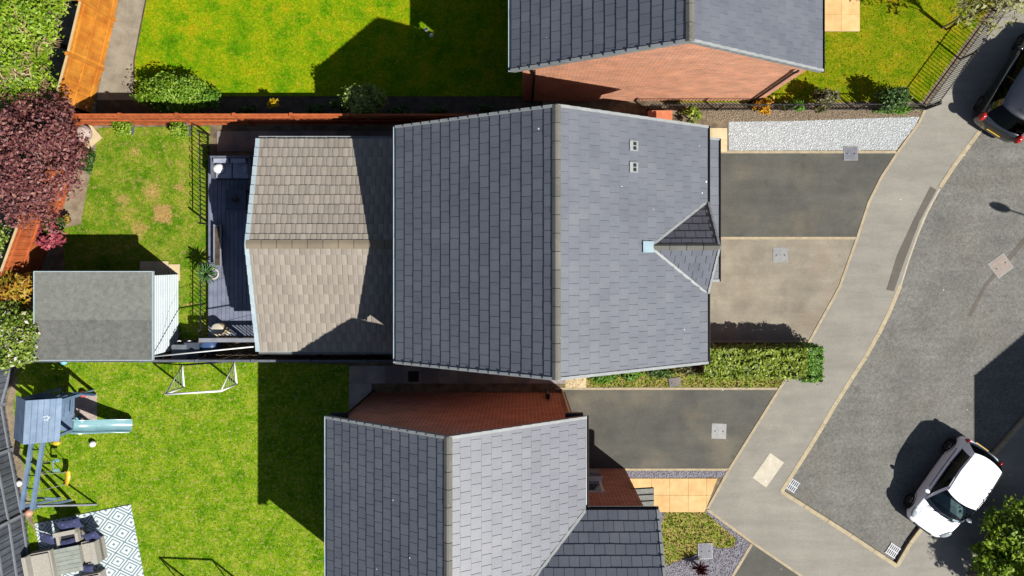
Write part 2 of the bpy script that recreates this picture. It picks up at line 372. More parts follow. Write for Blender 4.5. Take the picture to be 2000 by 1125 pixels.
m_blue = M('play_blue_paint', [A(98, 122, 152, 1.15), A(124, 148, 176, 1.15)], 2.5, rough=0.6, fine=0.1, piece=0.09)
m_blue_d = M('play_navy_paint', [A(58, 84, 124), A(72, 102, 144)], 3, rough=0.6, fine=0.1)
m_teal = M('slide_teal', [A(120, 166, 176), A(146, 188, 194)], 2, rough=0.2, spec=0.6, coat=0.3)
m_yellow = M('yellow_plastic', [A(226, 186, 40), A(240, 206, 60)], 3, rough=0.4)
m_white = M('white_plastic', [A(232, 232, 230, 1.2), A(245, 245, 243, 1.2)], 3, rough=0.4)
m_peach = M('peach_plastic', [A(236, 158, 130), A(244, 178, 150)], 3, rough=0.4)
m_cyan = M('cyan_plastic', [A(120, 196, 226), A(140, 210, 236)], 3, rough=0.4)
m_straw = M('worn_grass', [A(150, 150, 60), A(184, 156, 92)], 6, bump=0.4, fine=0.25, fscale=35)
m_rope = M('rope', [A(180, 180, 168)], 3)
m_net = M('net_cord', [A(160, 168, 160)], 3)
m_wicker = M('beige_wicker', [A(164, 160, 150, 1.1), A(194, 189, 178, 1.1)], 30, rough=0.8, bump=0.6, bscale=70, fine=0.15, lo=0.3, hi=0.7)
m_tabletop = M('table_slat', [A(150, 156, 148), A(172, 178, 168)], 5, rough=0.7, fine=0.08, piece=0.05)
m_darkgap = M('dark_fabric', [A(36, 38, 46), A(48, 50, 58)], 6)
m_gravel_w = M('gravel_white', [A(206, 212, 214, 1.25), A(238, 240, 240, 1.3)], 20, rough=0.8, piece=0.16)
m_gravel_wb = M('gravel_white_bed', [A(150, 156, 160), A(196, 200, 202)], 40, fine=0.2)
m_gravel_g = M('gravel_slate', [A(140, 138, 150), A(196, 194, 204)], 20, rough=0.7, piece=0.35)
m_gravel_gb = M('gravel_slate_bed', [A(104, 102, 112), A(156, 154, 164)], 40, fine=0.3)
m_gravel_b = M('gravel_brown', [A(140, 122, 100), A(190, 172, 146)], 20, rough=0.8, piece=0.35)
m_gravel_bb = M('gravel_brown_bed', [A(110, 94, 76), A(150, 132, 108)], 40, fine=0.3)
m_bark = M('bark', [A(70, 54, 42), A(104, 86, 68)], 10, bump=0.6, bscale=30)
m_bark_p = M('bark_pale', [A(150, 130, 100), A(176, 156, 126)], 10, bump=0.5, bscale=30)
m_lead = M('lead_flashing', [A(148, 174, 188), A(172, 196, 206)], 4, rough=0.5, fine=0.06)
m_steel = M('steel_cover', [A(120, 122, 122), A(146, 148, 148)], 8, rough=0.5, spec=0.5, fine=0.15)
m_cover = M('cover_slate', [A(108, 110, 122), A(126, 128, 140)], 8, rough=0.6, fine=0.15)
m_cover_l = M('cover_concrete', [A(206, 198, 178), A(222, 214, 194)], 5, fine=0.08)
m_manhole = M('manhole_rusty', [A(142, 128, 118), A(164, 148, 138)], 9, rough=0.6, fine=0.2)
m_grate = M('grate_galvanised', [A(176, 182, 190), A(206, 210, 216)], 6, rough=0.5)
m_pit = M('drain_pit', [A(18, 18, 18)], 3)
m_glass = glassmat('window_glass')
m_terra = M('terracotta', [A(212, 118, 76), A(232, 146, 104)], 6, fine=0.12)
m_pot = M('pot_slate_grey', [A(96, 106, 116), A(116, 126, 134)], 5)
m_stone = M('stone_pinkish', [A(176, 156, 148), A(206, 190, 182)], 5, bump=0.4, fine=0.12)
# ------------------------------------------------------------------ ground, road, pavement, drives
KERB = [(2330, -360), (2010, 112), (1915, 255), (1880, 300), (1840, 357), (1802, 428), (1776, 500), (1756, 565), (1730, 625), (1700, 682), (1640, 775), (1590, 860), (1526, 960)]
KERB2 = [(1526, 960), (1640, 1032), (1752, 1106)]
KERB3 = [(1752, 1106), (1790, 1042), (1850, 975), (1940, 890), (2000, 822), (2500, 260)]
far = 300
def wxy(p): v = W(*p); return (v.x, v.y)
land = [(-far, far), (wxy(KERB[0])[0] + 0, far)] + [wxy(p) for p in KERB] + [wxy(p) for p in KERB2[1:]] + [wxy(p) for p in KERB3[1:]] + [(far, wxy(KERB3[-1])[1]), (far, -far), (-far, -far)]
sheet('ground', [(-320, 320), (320, 320), (320, -320), (-320, -320)], -0.2, m_soil, px=False)
sheet('garden_ground', land, 0.0, m_soil, px=False)
sheet('road', [(1480, -500), (3200, -500), (3200, 900), (1990, 1180), (1700, 1180), (1480, 1000)], -0.1, m_road)
PW = [(2110, -210), (1962, -5), (1811, 204), (1795, 240), (1753, 298), (1722, 345), (1697, 395), (1674, 465), (1640, 560), (1582, 665), (1522, 760), (1424, 917), (1381, 995)]
pav = PW + [(1470, 1060), (1720, 1230), (1860, 1260), (1880, 1130), (1925, 1060), (2100, 880), (2560, 330)] + KERB3[::-1] + KERB2[::-1][1:] + KERB[::-1][1:]
sheet('pavement', pav, 0.004, m_pave)
sheet('driveway', [(1285, 298), (1753, 298), (1722, 345), (1697, 395), (1674, 465), (1285, 465)], 0.004, m_drive_d)
sheet('driveway', [(1285, 465), (1674, 465), (1640, 560), (1582, 665), (1285, 665)], 0.004, m_drive_l)
sheet('driveway', [(1085, 760), (1522, 760), (1424, 917), (1085, 917)], 0.004, m_drive_d)
sheet('driveway', [(1470, 1060), (1720, 1230), (1640, 1340), (1360, 1250), (1434, 1125)], 0.004, m_drive_d)
sheet('tarmac_patch', [(1817, 364), (1829, 371), (1796, 432), (1768, 505), (1746, 569), (1731, 566), (1752, 498), (1786, 425)], 0.008, m_patch)
# worn dark seam in the road
sheet('road_seam', [(2040, 420), (2046, 424), (1985, 500), (1930, 560), (1900, 620), (1893, 616), (1925, 556)], -0.096, m_patch)

def edging(pts, w=0.085, z0=-0.05, z1=0.02, name='edging', mat=None):
    mb = MB(); q = [W(*p) for p in pts]
    left = []; right = []
    for i, p in enumerate(q):
        a = q[max(0, i - 1)]; b = q[min(len(q) - 1, i + 1)]
        d = (b - a).normalized(); s = Vector((-d.y, d.x, 0)) * w / 2
        left.append(p + s); right.append(p - s)
    for i in range(len(q) - 1):
        vs = [left[i], left[i + 1], right[i + 1], right[i]]
        mb.prism([(v.x, v.y) for v in vs], z0, z1)
    return mb.build(name, mat or m_edging, None, kind='structure')
edging(PW[2:])
edging([(1381, 995), (1470, 1060), (1720, 1230)])
edging([(1285, 297), (1750, 297)], 0.09)
edging([(1285, 465), (1671, 465)], 0.09)
edging([(1385, 667), (1577, 667)], 0.07)
edging([(1085, 759), (1518, 759)], 0.08)
edging([(1085, 917), (1422, 917)], 0.08)
edging([(1468, 1063), (1362, 1240)], 0.09)

kb = root('kerb', (0, 0, 0), kind='structure')
def kerbrun(pts, w, light=None, base=True):
    q = [W(*p) for p in pts]
    seg = [0]
    for i in range(len(q) - 1): seg.append(seg[-1] + (q[i + 1] - q[i]).length)
    def at(s):
        for i in range(len(q) - 1):
            if s <= seg[i + 1] + 1e-6: return q[i].lerp(q[i + 1], (s - seg[i]) / (seg[i + 1] - seg[i]))
        return q[-1]
    n = max(1, round(seg[-1] / 0.915)); g = seg[-1] / n
    for i in range(n):
        a, b = at(i * g + 0.006), at((i + 1) * g - 0.006)
        d = (b - a).normalized(); sd = Vector((-d.y, d.x, 0)); hw = w / 2
        mid = (a + b) / 2; L = (b - a).length
        me = kerb_mesh(L, w)
        rot = Matrix((d, sd, Vector((0, 0, 1)))).transposed().to_4x4()
        px = mid.x * F / H + NX; py = -mid.y * F / H + NY
        m2 = (light and light(px, py))
        drop = -0.055 if m2 else 0.0
        o = link('kerb_stone', kerb_mesh(L, w, bool(m2)), kb, (mid.x, mid.y, R.uniform(-.003, .003) + drop), rot)
_km = {}
def kerb_mesh(L, w, light=False):
    k = (round(L, 2), w, light)
    if k not in _km:
        mb = MB(); x = L / 2; y = w / 2; c = 0.015
        vs = []
        for sx in (-x, x): vs += [(sx, -y, -0.18), (sx, y, -0.18), (sx, y, 0.012 - c), (sx, y - c, 0.012), (sx, -y + c, 0.012), (sx, -y, 0.012 - c)]
        mb.add(vs, [(5, 4, 3, 2, 1, 0), (6, 7, 8, 9, 10, 11)] + [(i, (i + 1) % 6, 6 + (i + 1) % 6, 6 + i) for i in range(6)])
        _km[k] = local_mesh(mb, 'kerb_stone', m_kerb_l if light else m_kerb)
    return _km[k]
kerbrun(KERB, 0.15, lambda x, y: 372 < y < 568)
kerbrun(KERB2, 0.15); kerbrun(KERB3, 0.15)

# ------------------------------------------------------------------ lawns, beds, paths
LN = [(300, -160), (285, 0), (262, 118), (262, 188), (1060, 188), (1060, -200)]
LM = [(192, 250), (410, 246), (411, 660), (352, 664), (300, 560), (128, 545), (122, 446), (158, 438), (172, 360), (185, 310)]
LS = [(48, 712), (90, 706), (500, 706), (682, 712), (720, 760), (720, 1240), (70, 1240), (62, 1120), (48, 1000), (26, 880), (18, 800), (26, 740)]
LF = [(1310, -150), (1310, 200), (1500, 200), (1800, 198), (1950, -8), (2100, -200)]
LB = [(1300, 1000), (1376, 1000), (1436, 1052), (1432, 1068), (1404, 1070), (1388, 1062), (1362, 1080), (1330, 1092), (1300, 1104), (1282, 1050)]
LH = [(1100, 715), (1560, 715), (1545, 735), (1520, 756), (1100, 756)]
sheet('garden_path', [(245, -160), (232, 0), (188, 195), (262, 195), (262, 118), (285, 0), (300, -160)], 0.004, m_pathm)
sheet('flower_bed', [(188, 188), (1060, 188), (1060, 240), (188, 240)], 0.003, m_bed)
sheet('flower_bed', [(60, 250), (200, 246), (196, 300), (172, 372), (158, 440), (130, 448), (60, 450)], 0.004, m_sandy)
LAWN = {}
for nm, P_, mt in (('n', LN, m_lawn_n), ('m', LM, m_lawn_m), ('s', LS, m_lawn_s), ('f', LF, m_lawn_f), ('b', LB, m_lawn_b)):
    sheet('lawn', P_, 0.008, mt); LAWN[nm] = mt
edging([(300, -160), (285, 0), (262, 118), (262, 188)], .05, -.03, .012, 'lawn_edge', m_bed)
sheet('hedge_bed', LH, 0.004, m_lawn_b)
def blades(P_, n_per, mat, h, label, seed, wid=0.02, clear=()):
    rr = random.Random(seed); q = [wxy(p) for p in P_]
    q = [(x, y) for x, y in q]
    x0, x1 = max(-18.5, min(p[0] for p in q)), min(17.5, max(p[0] for p in q)); y0, y1 = max(-11.2, min(p[1] for p in q)), min(9.3, max(p[1] for p in q))
    n = int((x1 - x0) * (y1 - y0) * n_per); vs = []; fs = []
    for i in range(n):
        x, y = rr.uniform(x0, x1), rr.uniform(y0, y1)
        if not inside(x, y, q): continue
        a = rr.uniform(0, 6.283); hh = h * rr.uniform(0.5, 1.3); w = wid * rr.uniform(0.6, 1.4)
        dx, dy = math.cos(a) * w, math.sin(a) * w; lx, ly = rr.gauss(0, hh * 0.6), rr.gauss(0, hh * 0.6)
        b = len(vs); vs += [(x - dx, y - dy, 0.0), (x + dx, y + dy, 0.0), (x + lx, y + ly, 0.01 + hh)]; fs.append((b, b + 1, b + 2))
    mb = MB(); mb.v = [Vector(v) for v in vs]; mb.f = fs; mb.m = [0] * len(fs)
    mb.build('grass', mat, None, label=label, cat='grass', kind='stuff')
blades(LN, 160, m_lawn_n, 0.022, 'bright green grass of the lawn behind the orange fences', 1)
blades(LM, 220, m_lawn_m, 0.026, 'patchy grass of the lawn between the shed and the deck', 2)
blades(LS, 220, m_lawn_s, 0.03, 'mottled grass of the lawn with the swing set', 3)
blades(LF, 200, m_lawn_f, 0.026, 'olive green grass inside the black front railings', 4)
blades(LB, 700, m_lawn_b, 0.05, 'small rough grass patch among the slate chippings', 5)
blades(LH, 700, m_lawn_b, 0.05, 'thin weedy grass along the foot of the clipped hedge', 6)

def gravel(P_, name, mat, bed, n_per, size, label, seed):
    sheet(name + '_bed', P_, 0.006, bed)
    rr = random.Random(seed); q = [wxy(p) for p in P_]
    x0, x1 = min(p[0] for p in q), max(p[0] for p in q); y0, y1 = min(p[1] for p in q), max(p[1] for p in q)
    vs = []; fs = []
    for i in range(int((x1 - x0) * (y1 - y0) * n_per)):
        x, y = rr.uniform(x0, x1), rr.uniform(y0, y1)
        if not inside(x, y, q): continue
        s = size * rr.uniform(0.6, 1.4); a = rr.uniform(0, 6.28); b = len(vs)
        e = [rr.uniform(0.7, 1.2) for _ in range(4)]
        for k in range(4): vs.append(Vector((x + s * e[k] * math.cos(a + k * 1.571), y + s * e[k] * 0.8 * math.sin(a + k * 1.571), 0.006)))
        vs.append(Vector((x + rr.uniform(-.3, .3) * s, y + rr.uniform(-.3, .3) * s, 0.008 + s * rr.uniform(0.6, 1.1))))
        fs += [(b + k, b + (k + 1) % 4, b + 4) for k in range(4)]
    mb = MB(); mb.v = vs; mb.f = fs; mb.m = [0] * len(fs)
    mb.build(name, mat, None, label=label, cat='gravel', kind='stuff')
gravel([(1423, 238), (1560, 236), (1700, 231), (1796, 228), (1790, 242), (1750, 293), (1423, 294)], 'white_gravel', m_gravel_w, m_gravel_wb, 900, 0.022, 'white stone chippings beside the dark driveway', 21)
gravel([(1396, 214), (1800, 212), (1797, 226), (1700, 230), (1560, 235), (1380, 237), (1380, 214)], 'brown_gravel', m_gravel_b, m_gravel_bb, 700, 0.025, 'brown shingle strip below the black railings', 22)
gravel([(1150, 920), (1421, 920), (1413, 932), (1150, 936)], 'grey_gravel', m_gravel_g, m_gravel_gb, 900, 0.025, 'narrow strip of grey slate chippings by the tan path', 23)
gravel([(1250, 1000), (1298, 1001), (1284, 1050), (1300, 1106), (1332, 1094), (1364, 1082), (1388, 1064), (1406, 1072), (1434, 1070), (1440, 1052), (1377, 1000), (1384, 1000), (1466, 1063), (1390, 1190), (1250, 1190)], 'grey_gravel', m_gravel_g, m_gravel_gb, 900, 0.026, 'grey slate chippings around the rough grass patch', 24)
# dirt at the west foot of the grey fence
sheet('bare_soil', [(26, 735), (36, 735), (26, 800), (40, 880), (62, 1000), (70, 1040), (50, 1010), (24, 880), (12, 795)], 0.012, m_sandy)

# ------------------------------------------------------------------ paving slabs
def slabs(name, x0, y0, x1, y1, nx, ny, mat, z=0.03, clip=None, gap=0.008, kind='structure'):
    a, b = W(x0, y0), W(x1, y1); r = root(name, (a.x, b.y, 0), kind=kind)
    sx, sy = (b.x - a.x) / nx, (a.y - b.y) / ny
    mb = MB(); w, h = sx / 2 - gap / 2, sy / 2 - gap / 2
    mb.box((0, 0, -0.02), (2 * w, 2 * h, 0.04)); me = local_mesh(mb, 'paving_slab', mat)
    bm = MB().prism([(a.x, a.y), (b.x, a.y), (b.x, b.y), (a.x, b.y)], -0.03, z - 0.01)
    if not clip: bm.build('mortar_bed', m_slab_grey if mat is m_slab_grey else m_edging, r)
    for i in range(nx):
        for j in range(ny):
            c = Vector((a.x + (i + .5) * sx, b.y + (j + .5) * sy, z + R.uniform(-.002, .002)))
            if clip:
                P_ = clip; cs = [(c.x + dx * w, c.y + dy * h) for dx, dy in ((-1, -1), (1, -1), (1, 1), (-1, 1))]
                ins = [inside(*p, P_) for p in cs]
                if not any(ins): continue
                if not all(ins):
                    pp = clip_poly(cs, P_)
                    if len(pp) > 2: MB().prism(pp, z - 0.04, c.z).build('paving_slab', mat, r)
                    continue
            link('paving_slab', me, r, c)
    return r
def clip_poly(sub, P_):      # Sutherland-Hodgman, convex clip polygon
    n = len(P_); ar = sum(P_[i][0] * P_[(i + 1) % n][1] - P_[(i + 1) % n][0] * P_[i][1] for i in range(n))
    if ar < 0: P_ = P_[::-1]
    out = list(sub)
    for i in range(n):
        a, b = P_[i], P_[(i + 1) % n]; inp = out; out = []
        def sd(p): return (b[0] - a[0]) * (p[1] - a[1]) - (b[1] - a[1]) * (p[0] - a[0])
        for k in range(len(inp)):
            p, q = inp[k - 1], inp[k]; sp, sq = sd(p), sd(q)
            if (sp >= 0) != (sq >= 0):
                t = sp / (sp - sq); out.append((p[0] + (q[0] - p[0]) * t, p[1] + (q[1] - p[1]) * t))
            if sq >= 0: out.append(q)
        if not out: break
    return out
slabs('patio', 424, 256, 792, 290, 11, 1, m_slab_grey, 0.03)
slabs('patio', 424, 290, 500, 296, 2, 1, m_slab_grey, 0.03)
slabs('side_path', 682, 714, 1104, 749, 12, 1, m_slab_grey, 0.03)
slabs('side_path', 682, 749, 726, 830, 1, 2, m_slab_grey, 0.03)
slabs('front_path', 1104, 731, 1145, 757, 2, 1, m_slab_cream, 0.03)
slabs('front_path', 1200, 934, 1416, 1000, 6, 2, m_slab_tan, 0.03, clip=[wxy(p) for p in ((1200, 934), (1412, 934), (1379, 992), (1376, 1000), (1200, 1000))])
slabs('front_path', 1570, -70, 1678, 62, 3, 4, m_slab_tan, 0.06)
slabs('front_path', 1330, 250, 1420, 297, 3, 2, m_slab_cream, 0.03)

# ------------------------------------------------------------------ covers, drains
def cover(name, c, w, h, ang, mat, label, cat, z=0.0, rim=None, bolts=False):
    c = W(*c); r = root(name, (c.x, c.y, z), label, cat)
    rot = Matrix.Rotation(math.radians(ang), 3, 'Z')
    MB().box((c.x, c.y, z - 0.01), (w, h, 0.04), rot).build('lid', mat, r)
    fr = MB(); t = 0.03
    for sx, sy, dx, dy in ((0, 1, w + 2 * t, t), (0, -1, w + 2 * t, t), (1, 0, t, h), (-1, 0, t, h)):
        p = rot @ Vector((sx * (w + t) / 2, sy * (h + t) / 2, 0)); fr.box((c.x + p.x, c.y + p.y, z - 0.012), (dx, dy, 0.04), rot)
    fr.build('frame', rim or m_steel, r)
    for sx, sy in (((-.36, -.3), (.36, .3)) if bolts else ((-.3, 0), (.3, 0))):
        p = rot @ Vector((sx * w, sy * h, 0)); MB().lathe((c.x + p.x, c.y + p.y, z + 0.009), [(0.022, 0), (0.022, 0.008)], 8).build('lifting_hole', m_pit if not bolts else m_white, r)
    return r
cover('inspection_cover', (1524, 498), 0.46, 0.46, 0, m_steel, 'grey steel inspection cover set in the pale concrete drive', 'cover', 0.006)
cover('inspection_cover', (1404, 842), 0.44, 0.46, -2, m_steel, 'pale square inspection cover set in the tarmac drive by the tan path', 'cover', 0.006)
cover('inspection_cover', (1661, 300), 0.42, 0.42, 0, m_cover, 'dark slate coloured cover overlapping the white chippings edge', 'cover', 0.022)
cover('inspection_cover', (1958, 519), 0.6, 0.56, 36, m_manhole, 'square rusty manhole cover in the middle of the road', 'manhole', -0.098)
cover('utility_cover', (1500, 918), 0.98, 0.52, 54.5, m_cover_l, 'long pale concrete utility cover in the pavement', 'cover', 0.006, m_cover_l, True)
cover('inspection_cover', (1377, 1076), 0.44, 0.48, 2, m_cover, 'grey cover between the rough grass patch and slate chippings', 'cover', 0.03)
cover('inspection_cover', (808, 735), 0.3, 0.3, 0, m_pit, 'small dark drain cover in the shaded side path', 'cover', 0.034, m_pit)
def gully(c, ang, label):
    c = W(*c); z = -0.096; r = root('drain_grate', (c.x, c.y, z), label, 'drain')
    rot = Matrix.Rotation(math.radians(ang), 3, 'Z')
    MB().box((c.x, c.y, z - 0.002), (0.4, 0.4, 0.004), rot).build('pit', m_pit, r)
    for k in range(6):
        p = rot @ Vector((-.165 + k * .066, 0, 0)); MB().box((c.x + p.x, c.y + p.y, z + .012), (0.034, 0.4, 0.024), rot).build('bar', m_grate, r)
    for k in (-1, 0, 1):
        p = rot @ Vector((0, k * .185, 0)); MB().box((c.x + p.x, c.y + p.y, z + .015), (0.4, 0.03, 0.024), rot).build('frame_bar', m_grate, r)
gully((1549, 949), -33, 'galvanised road drain grate at the inner kerb corner')
gully((1746, 1077), -33, 'galvanised road drain grate in front of the white car')

# ------------------------------------------------------------------ houses
PITCH = math.atan(0.732)
TL, TT = 0.41, 0.02
def tile_mesh(w, name='roof_tile', mat=None, prof=False, L=TL):
    mb = MB(); g = 0.008 if prof else 0.0125; h = w - g; lo, hi = (0.034, -0.004) if prof else (0.024, -0.005)
    if not prof:
        zt = lambda y: lo + TT + (hi - lo) * y / L
        c = 0.014      # chamfered lower edge, interlocking side lip
        vs = []
        for x in (-h / 2, h / 2): vs += [(x, 0, lo), (x, 0, lo + TT - .011), (x, c, zt(c)), (x, L, zt(L)), (x, L, hi)]
        vs += [(h / 2, 0.004, zt(0) - .017), (h / 2 + g + .004, 0.004, zt(0) - .017), (h / 2 + g + .004, L, zt(L) - .014), (h / 2, L, zt(L) - .014)]
        mb.add(vs, [(0, 5, 6, 1), (1, 6, 7, 2), (2, 7, 8, 3), (3, 8, 9, 4), (0, 1, 2, 3, 4), (9, 8, 7, 6, 5), (10, 11, 12, 13)])
    else:
        P_ = [(-.5, .014), (-.4, .02), (-.2, .02), (-.08, .013), (.02, .02), (.2, .022), (.36, .02), (.46, .014), (.5, .012)]
        n = len(P_); vs = [(x * h, 0, lo - .004) for x, z in P_] + [(x * h, 0, lo + z) for x, z in P_] + [(x * h, L, hi + z) for x, z in P_]
        fs = [(i + 1, n + i + 1, n + i, i)[::-1] for i in range(n - 1)] + [(n + i, n + i + 1, 2 * n + i + 1, 2 * n + i) for i in range(n - 1)]
        mb.add(vs, fs)
    return mb
def slope_frame(E0, u, v):
    n = u.cross(v).normalized(); return Matrix((u, v, n)).transposed()
def tile_slope(parent, E0, E1, v, S, mat, gauge, w0, sel, rest, prof=False, skip=None, name='roof_tile', bond=True, jit=1.0):
    """courses of tiles from the eave line E0->E1 up the slope v; sel(row, rows) -> single object, else joined in rest"""
    E0, E1, v = Vector(E0), Vector(E1), Vector(v).normalized(); d = E1 - E0; L = d.length; u = d.normalized()
    rot = slope_frame(E0, u, v); nc = max(1, round(L / w0)); w = L / nc
    nr = math.ceil(S / gauge - 0.02); g = S / nr
    full = tile_mesh(w, name, mat, prof, g * 1.19); half = tile_mesh(w / 2, name, mat, prof, g * 1.19)
    mf, mh = local_mesh(full, name, mat), local_mesh(half, name, mat)
    cnt = 0
    for r in range(nr):
        xs = [((i + .5) * w, full, mf) for i in range(nc)] if (r % 2 == 0 or not bond) else [(w * .25, half, mh)] + [((i + 1) * w, full, mf) for i in range(nc - 1)] + [(L - w * .25, half, mh)]
        for x, mb, me in xs:
            p = E0 + u * x + v * (r * g)
            if skip and skip(p + v * g * .5): continue
            rj = rot @ Matrix.Rotation(R.gauss(0, .004) * jit, 3, 'Z') @ Matrix.Rotation(R.gauss(0, .003) * jit, 3, 'Y') @ Matrix.Rotation(R.gauss(0, .0025) * jit, 3, 'X')
            p = p + (rot @ Vector((0, R.gauss(0, .003) * jit, abs(R.gauss(0, .0012)))))
            if sel(r, nr, x, L): link(name, me, parent, p, rj.to_4x4()); cnt += 1
            else: rest.add([rj @ q + p for q in mb.v], mb.f)
    return nr, g, cnt
def verge(parent, A0, v, n_rows, g, out, mat, rise=0.05, w=0.075, name='verge_cap'):
    """one cap per course along a gable edge, A0 at the eave, v up the slope, out = outward direction"""
    v = Vector(v).normalized(); out = Vector(out); nn = v.cross(out)
    if nn.z < 0: nn = -nn
    rot = Matrix((v, nn.cross(v), nn)).transposed()
    mb = MB(); L = g + 0.03
    x0, x1 = 0.006, L; vs = []
    for x, dz in ((x0, 0.03), (x1, -0.008)):
        vs += [(x, -w / 2, -0.1), (x, w / 2, -0.1), (x, w / 2, rise + dz), (x, -w / 2, rise + dz)]
    mb.add(vs, [(3, 2, 1, 0), (4, 5, 6, 7), (0, 1, 5, 4), (1, 2, 6, 5), (2, 3, 7, 6), (3, 0, 4, 7)])
    me = local_mesh(mb, name, mat)
    for r in range(n_rows):
        link(name, me, parent, Vector(A0) + v * (r * g) + nn * R.uniform(-.002, .002), rot.to_4x4())
def ridge(parent, P0, P1, mat, pitch=PITCH, leg=0.13, L0=0.45, name='ridge_tile', lift=0.035):
    P0, P1 = Vector(P0), Vector(P1); d = (P1 - P0); n = max(1, round(d.length / L0)); L = d.length / n; d.normalize()
    sd = Vector((-d.y, d.x, 0)); rot = Matrix((d, sd, Vector((0, 0, 1)))).transposed()
    c, s = math.cos(pitch) * leg, math.sin(pitch) * leg; t = 0.02
    pr = [(-c, -s), (-.03, -0.012), (.03, -0.012), (c, -s)]
    mb = MB(); vs = []
    for x, dz in ((0.009, 0.006), (L - 0.009, 0)):
        vs += [(x, y, z + t + .012 + dz) for y, z in pr] + [(x, y, z + dz - .015) for y, z in pr]
    fs = []
    for i in range(3): fs += [(i, i + 1, 8 + i + 1, 8 + i)[::-1], (4 + i, 4 + i + 1, 12 + i + 1, 12 + i)]
    fs += [(0, 1, 5, 4), (1, 2, 6, 5), (2, 3, 7, 6), (8, 12, 13, 9), (9, 13, 14, 10), (10, 14, 15, 11), (0, 4, 12, 8), (3, 11, 15, 7)]
    mb.add(vs, fs); me = local_mesh(mb, name, mat)
    for i in range(n):
        link(name, me, parent, P0 + d * (i * L) + Vector((0, 0, lift + R.uniform(-.003, .003))), rot.to_4x4())
def gutter(parent, p, q, mat, w=0.11, name='gutter'):
    p, q = Vector(p), Vector(q); d = (q - p).normalized(); sd = d.cross(Vector((0, 0, 1)))
    mb = MB(); n = 7; vs = []
    for e in (p, q):
        for k in range(n):
            a = math.pi * k / (n - 1); vs.append(e + sd * (math.cos(a) * w / 2) + Vector((0, 0, -math.sin(a) * w / 2)))
        for k in range(n):
            a = math.pi * (n - 1 - k) / (n - 1); vs.append(e + sd * (math.cos(a) * (w / 2 - .012)) + Vector((0, 0, -math.sin(a) * (w / 2 - .012))))
    m = 2 * n; fs = [(k, (k + 1) % m, m + (k + 1) % m, m + k) for k in range(m)] + [tuple(range(n)) , tuple(m + k for k in range(n - 1, -1, -1))]
    return mb.add(vs, fs).build(name, mat, parent)
def downpipe(parent, top, base, mat, out):
    t, b = Vector(top), Vector(base); o = Vector(out)
    return MB().tube([t, t + Vector((0, 0, -.12)), b + Vector((0, 0, t.z - b.z - .4)) , b], 0.036, 8).build('downpipe', mat, parent, True)
def gable_house(name, x0, x1, y0, y1, ze, label, brick, gl, gr, wx=0.3, wy=0.1, single=150, wall_y1=None, tilem=None, base_z=0):
    """ridge along Y; x0,x1 eave lines, y0 south verge, y1 north verge"""
    cx = (x0 + x1) / 2; hw = (x1 - x0) / 2; zr = ze + hw * 0.732; S = math.hypot(hw, zr - ze)
    r = root(name, (cx, (y0 + y1) / 2, 0), label, 'house')
    # brick shell with gables
    wb = MB(); X0, X1, Y0, Y1 = x0 + wx, x1 - wx, y0 + wy, y1 - wy; t = 0.14
    zE = ze + wx * .732 - t; zR = zr - t
    prof = [(X0, 0), (X1, 0), (X1, zE), (cx, zR), (X0, zE)]
    vs = [(x, Y0, z) for x, z in prof] + [(x, Y1, z) for x, z in prof]
    wb.add(vs, [(0, 1, 2, 3, 4), (9, 8, 7, 6, 5)] + [(i, 5 + i, 5 + (i + 1) % 5, (i + 1) % 5) for i in range(5)])
    wb.build('wall', brick, r)
    rb = MB(); k = 0.11
    prof = [(x0, ze - k), (x0, ze - .012), (cx, zr - .012), (x1, ze - .012), (x1, ze - k), (cx, zr - k)]
    vs = [(x, y0 + .02, z) for x, z in prof] + [(x, y1 - .02, z) for x, z in prof]
    rb.add(vs, [(0, 1, 2, 5), (5, 2, 3, 4), (11, 8, 7, 6), (10, 9, 8, 11), (0, 6, 7, 1), (1, 7, 8, 2), (2, 8, 9, 3), (3, 9, 10, 4), (4, 10, 11, 5), (5, 11, 6, 0)])
    roof = rb.build('roof', m_under, r)
    fs = MB()
    for xx, s in ((x0 + .02, 1), (x1 - .02, -1)): fs.box((xx + s * .0, (y0 + y1) / 2, ze - .19), (.03, y1 - y0 - .1, .16))
    fs.build('fascia', m_upvc if gl is m_upvc else m_black, r)
    rest = MB(); c = [0]
    def mk(limit):
        q = [0]
        return q
    lim = {'n': 0}
    tm = tilem or m_tile
    rows = {}
    for side, (Ea, Eb, v) in enumerate((((x0, y1, ze), (x0, y0, ze), (hw, 0, zr - ze)), ((x1, y0, ze), (x1, y1, ze), (-hw, 0, zr - ze)))):
        left = [single]
        nc = max(1, round((y1 - y0) / .289))
        def sel(rw, nr, x, L, left=left, nc=nc, Ea=Ea, Eb=Eb):
            full = max(0, nr - math.floor(single / (nc + .5)))
            return rw >= full
        nr, g, cn = tile_slope(roof, Ea, Eb, v, S - .02, tm, .338, .289, sel, rest); rows[side] = (nr, g)
        vv = Vector(v).normalized()
        for yy, oy in ((y0, -1), (y1, 1)):
            verge(roof, (Ea[0], yy, ze), vv, nr, g, (0, oy, 0), m_verge)
    if rest.v:
        o = rest.build('roof_tile', tm, roof); o['kind'] = 'stuff'
    ridge(roof, (cx, y0 - .03, zr), (cx, y1 + .03, zr), m_ridge)
    gutter(r, (x0 - .05, y0 - .04, ze - .03), (x0 - .05, y1 + .04, ze - .03), gl)
    gutter(r, (x1 + .05, y1 + .04, ze - .03), (x1 + .05, y0 - .04, ze - .03), gr)
    return r, roof, cx, zr
ZE = 4.9
mh, mroof, mcx, mzr = gable_house('main_house', -3.51, 5.23, -2.886, 3.75, ZE, 'detached house with slate roof, small front gable and brown tiled rear extension', m_brick_d, m_upvc, m_black)
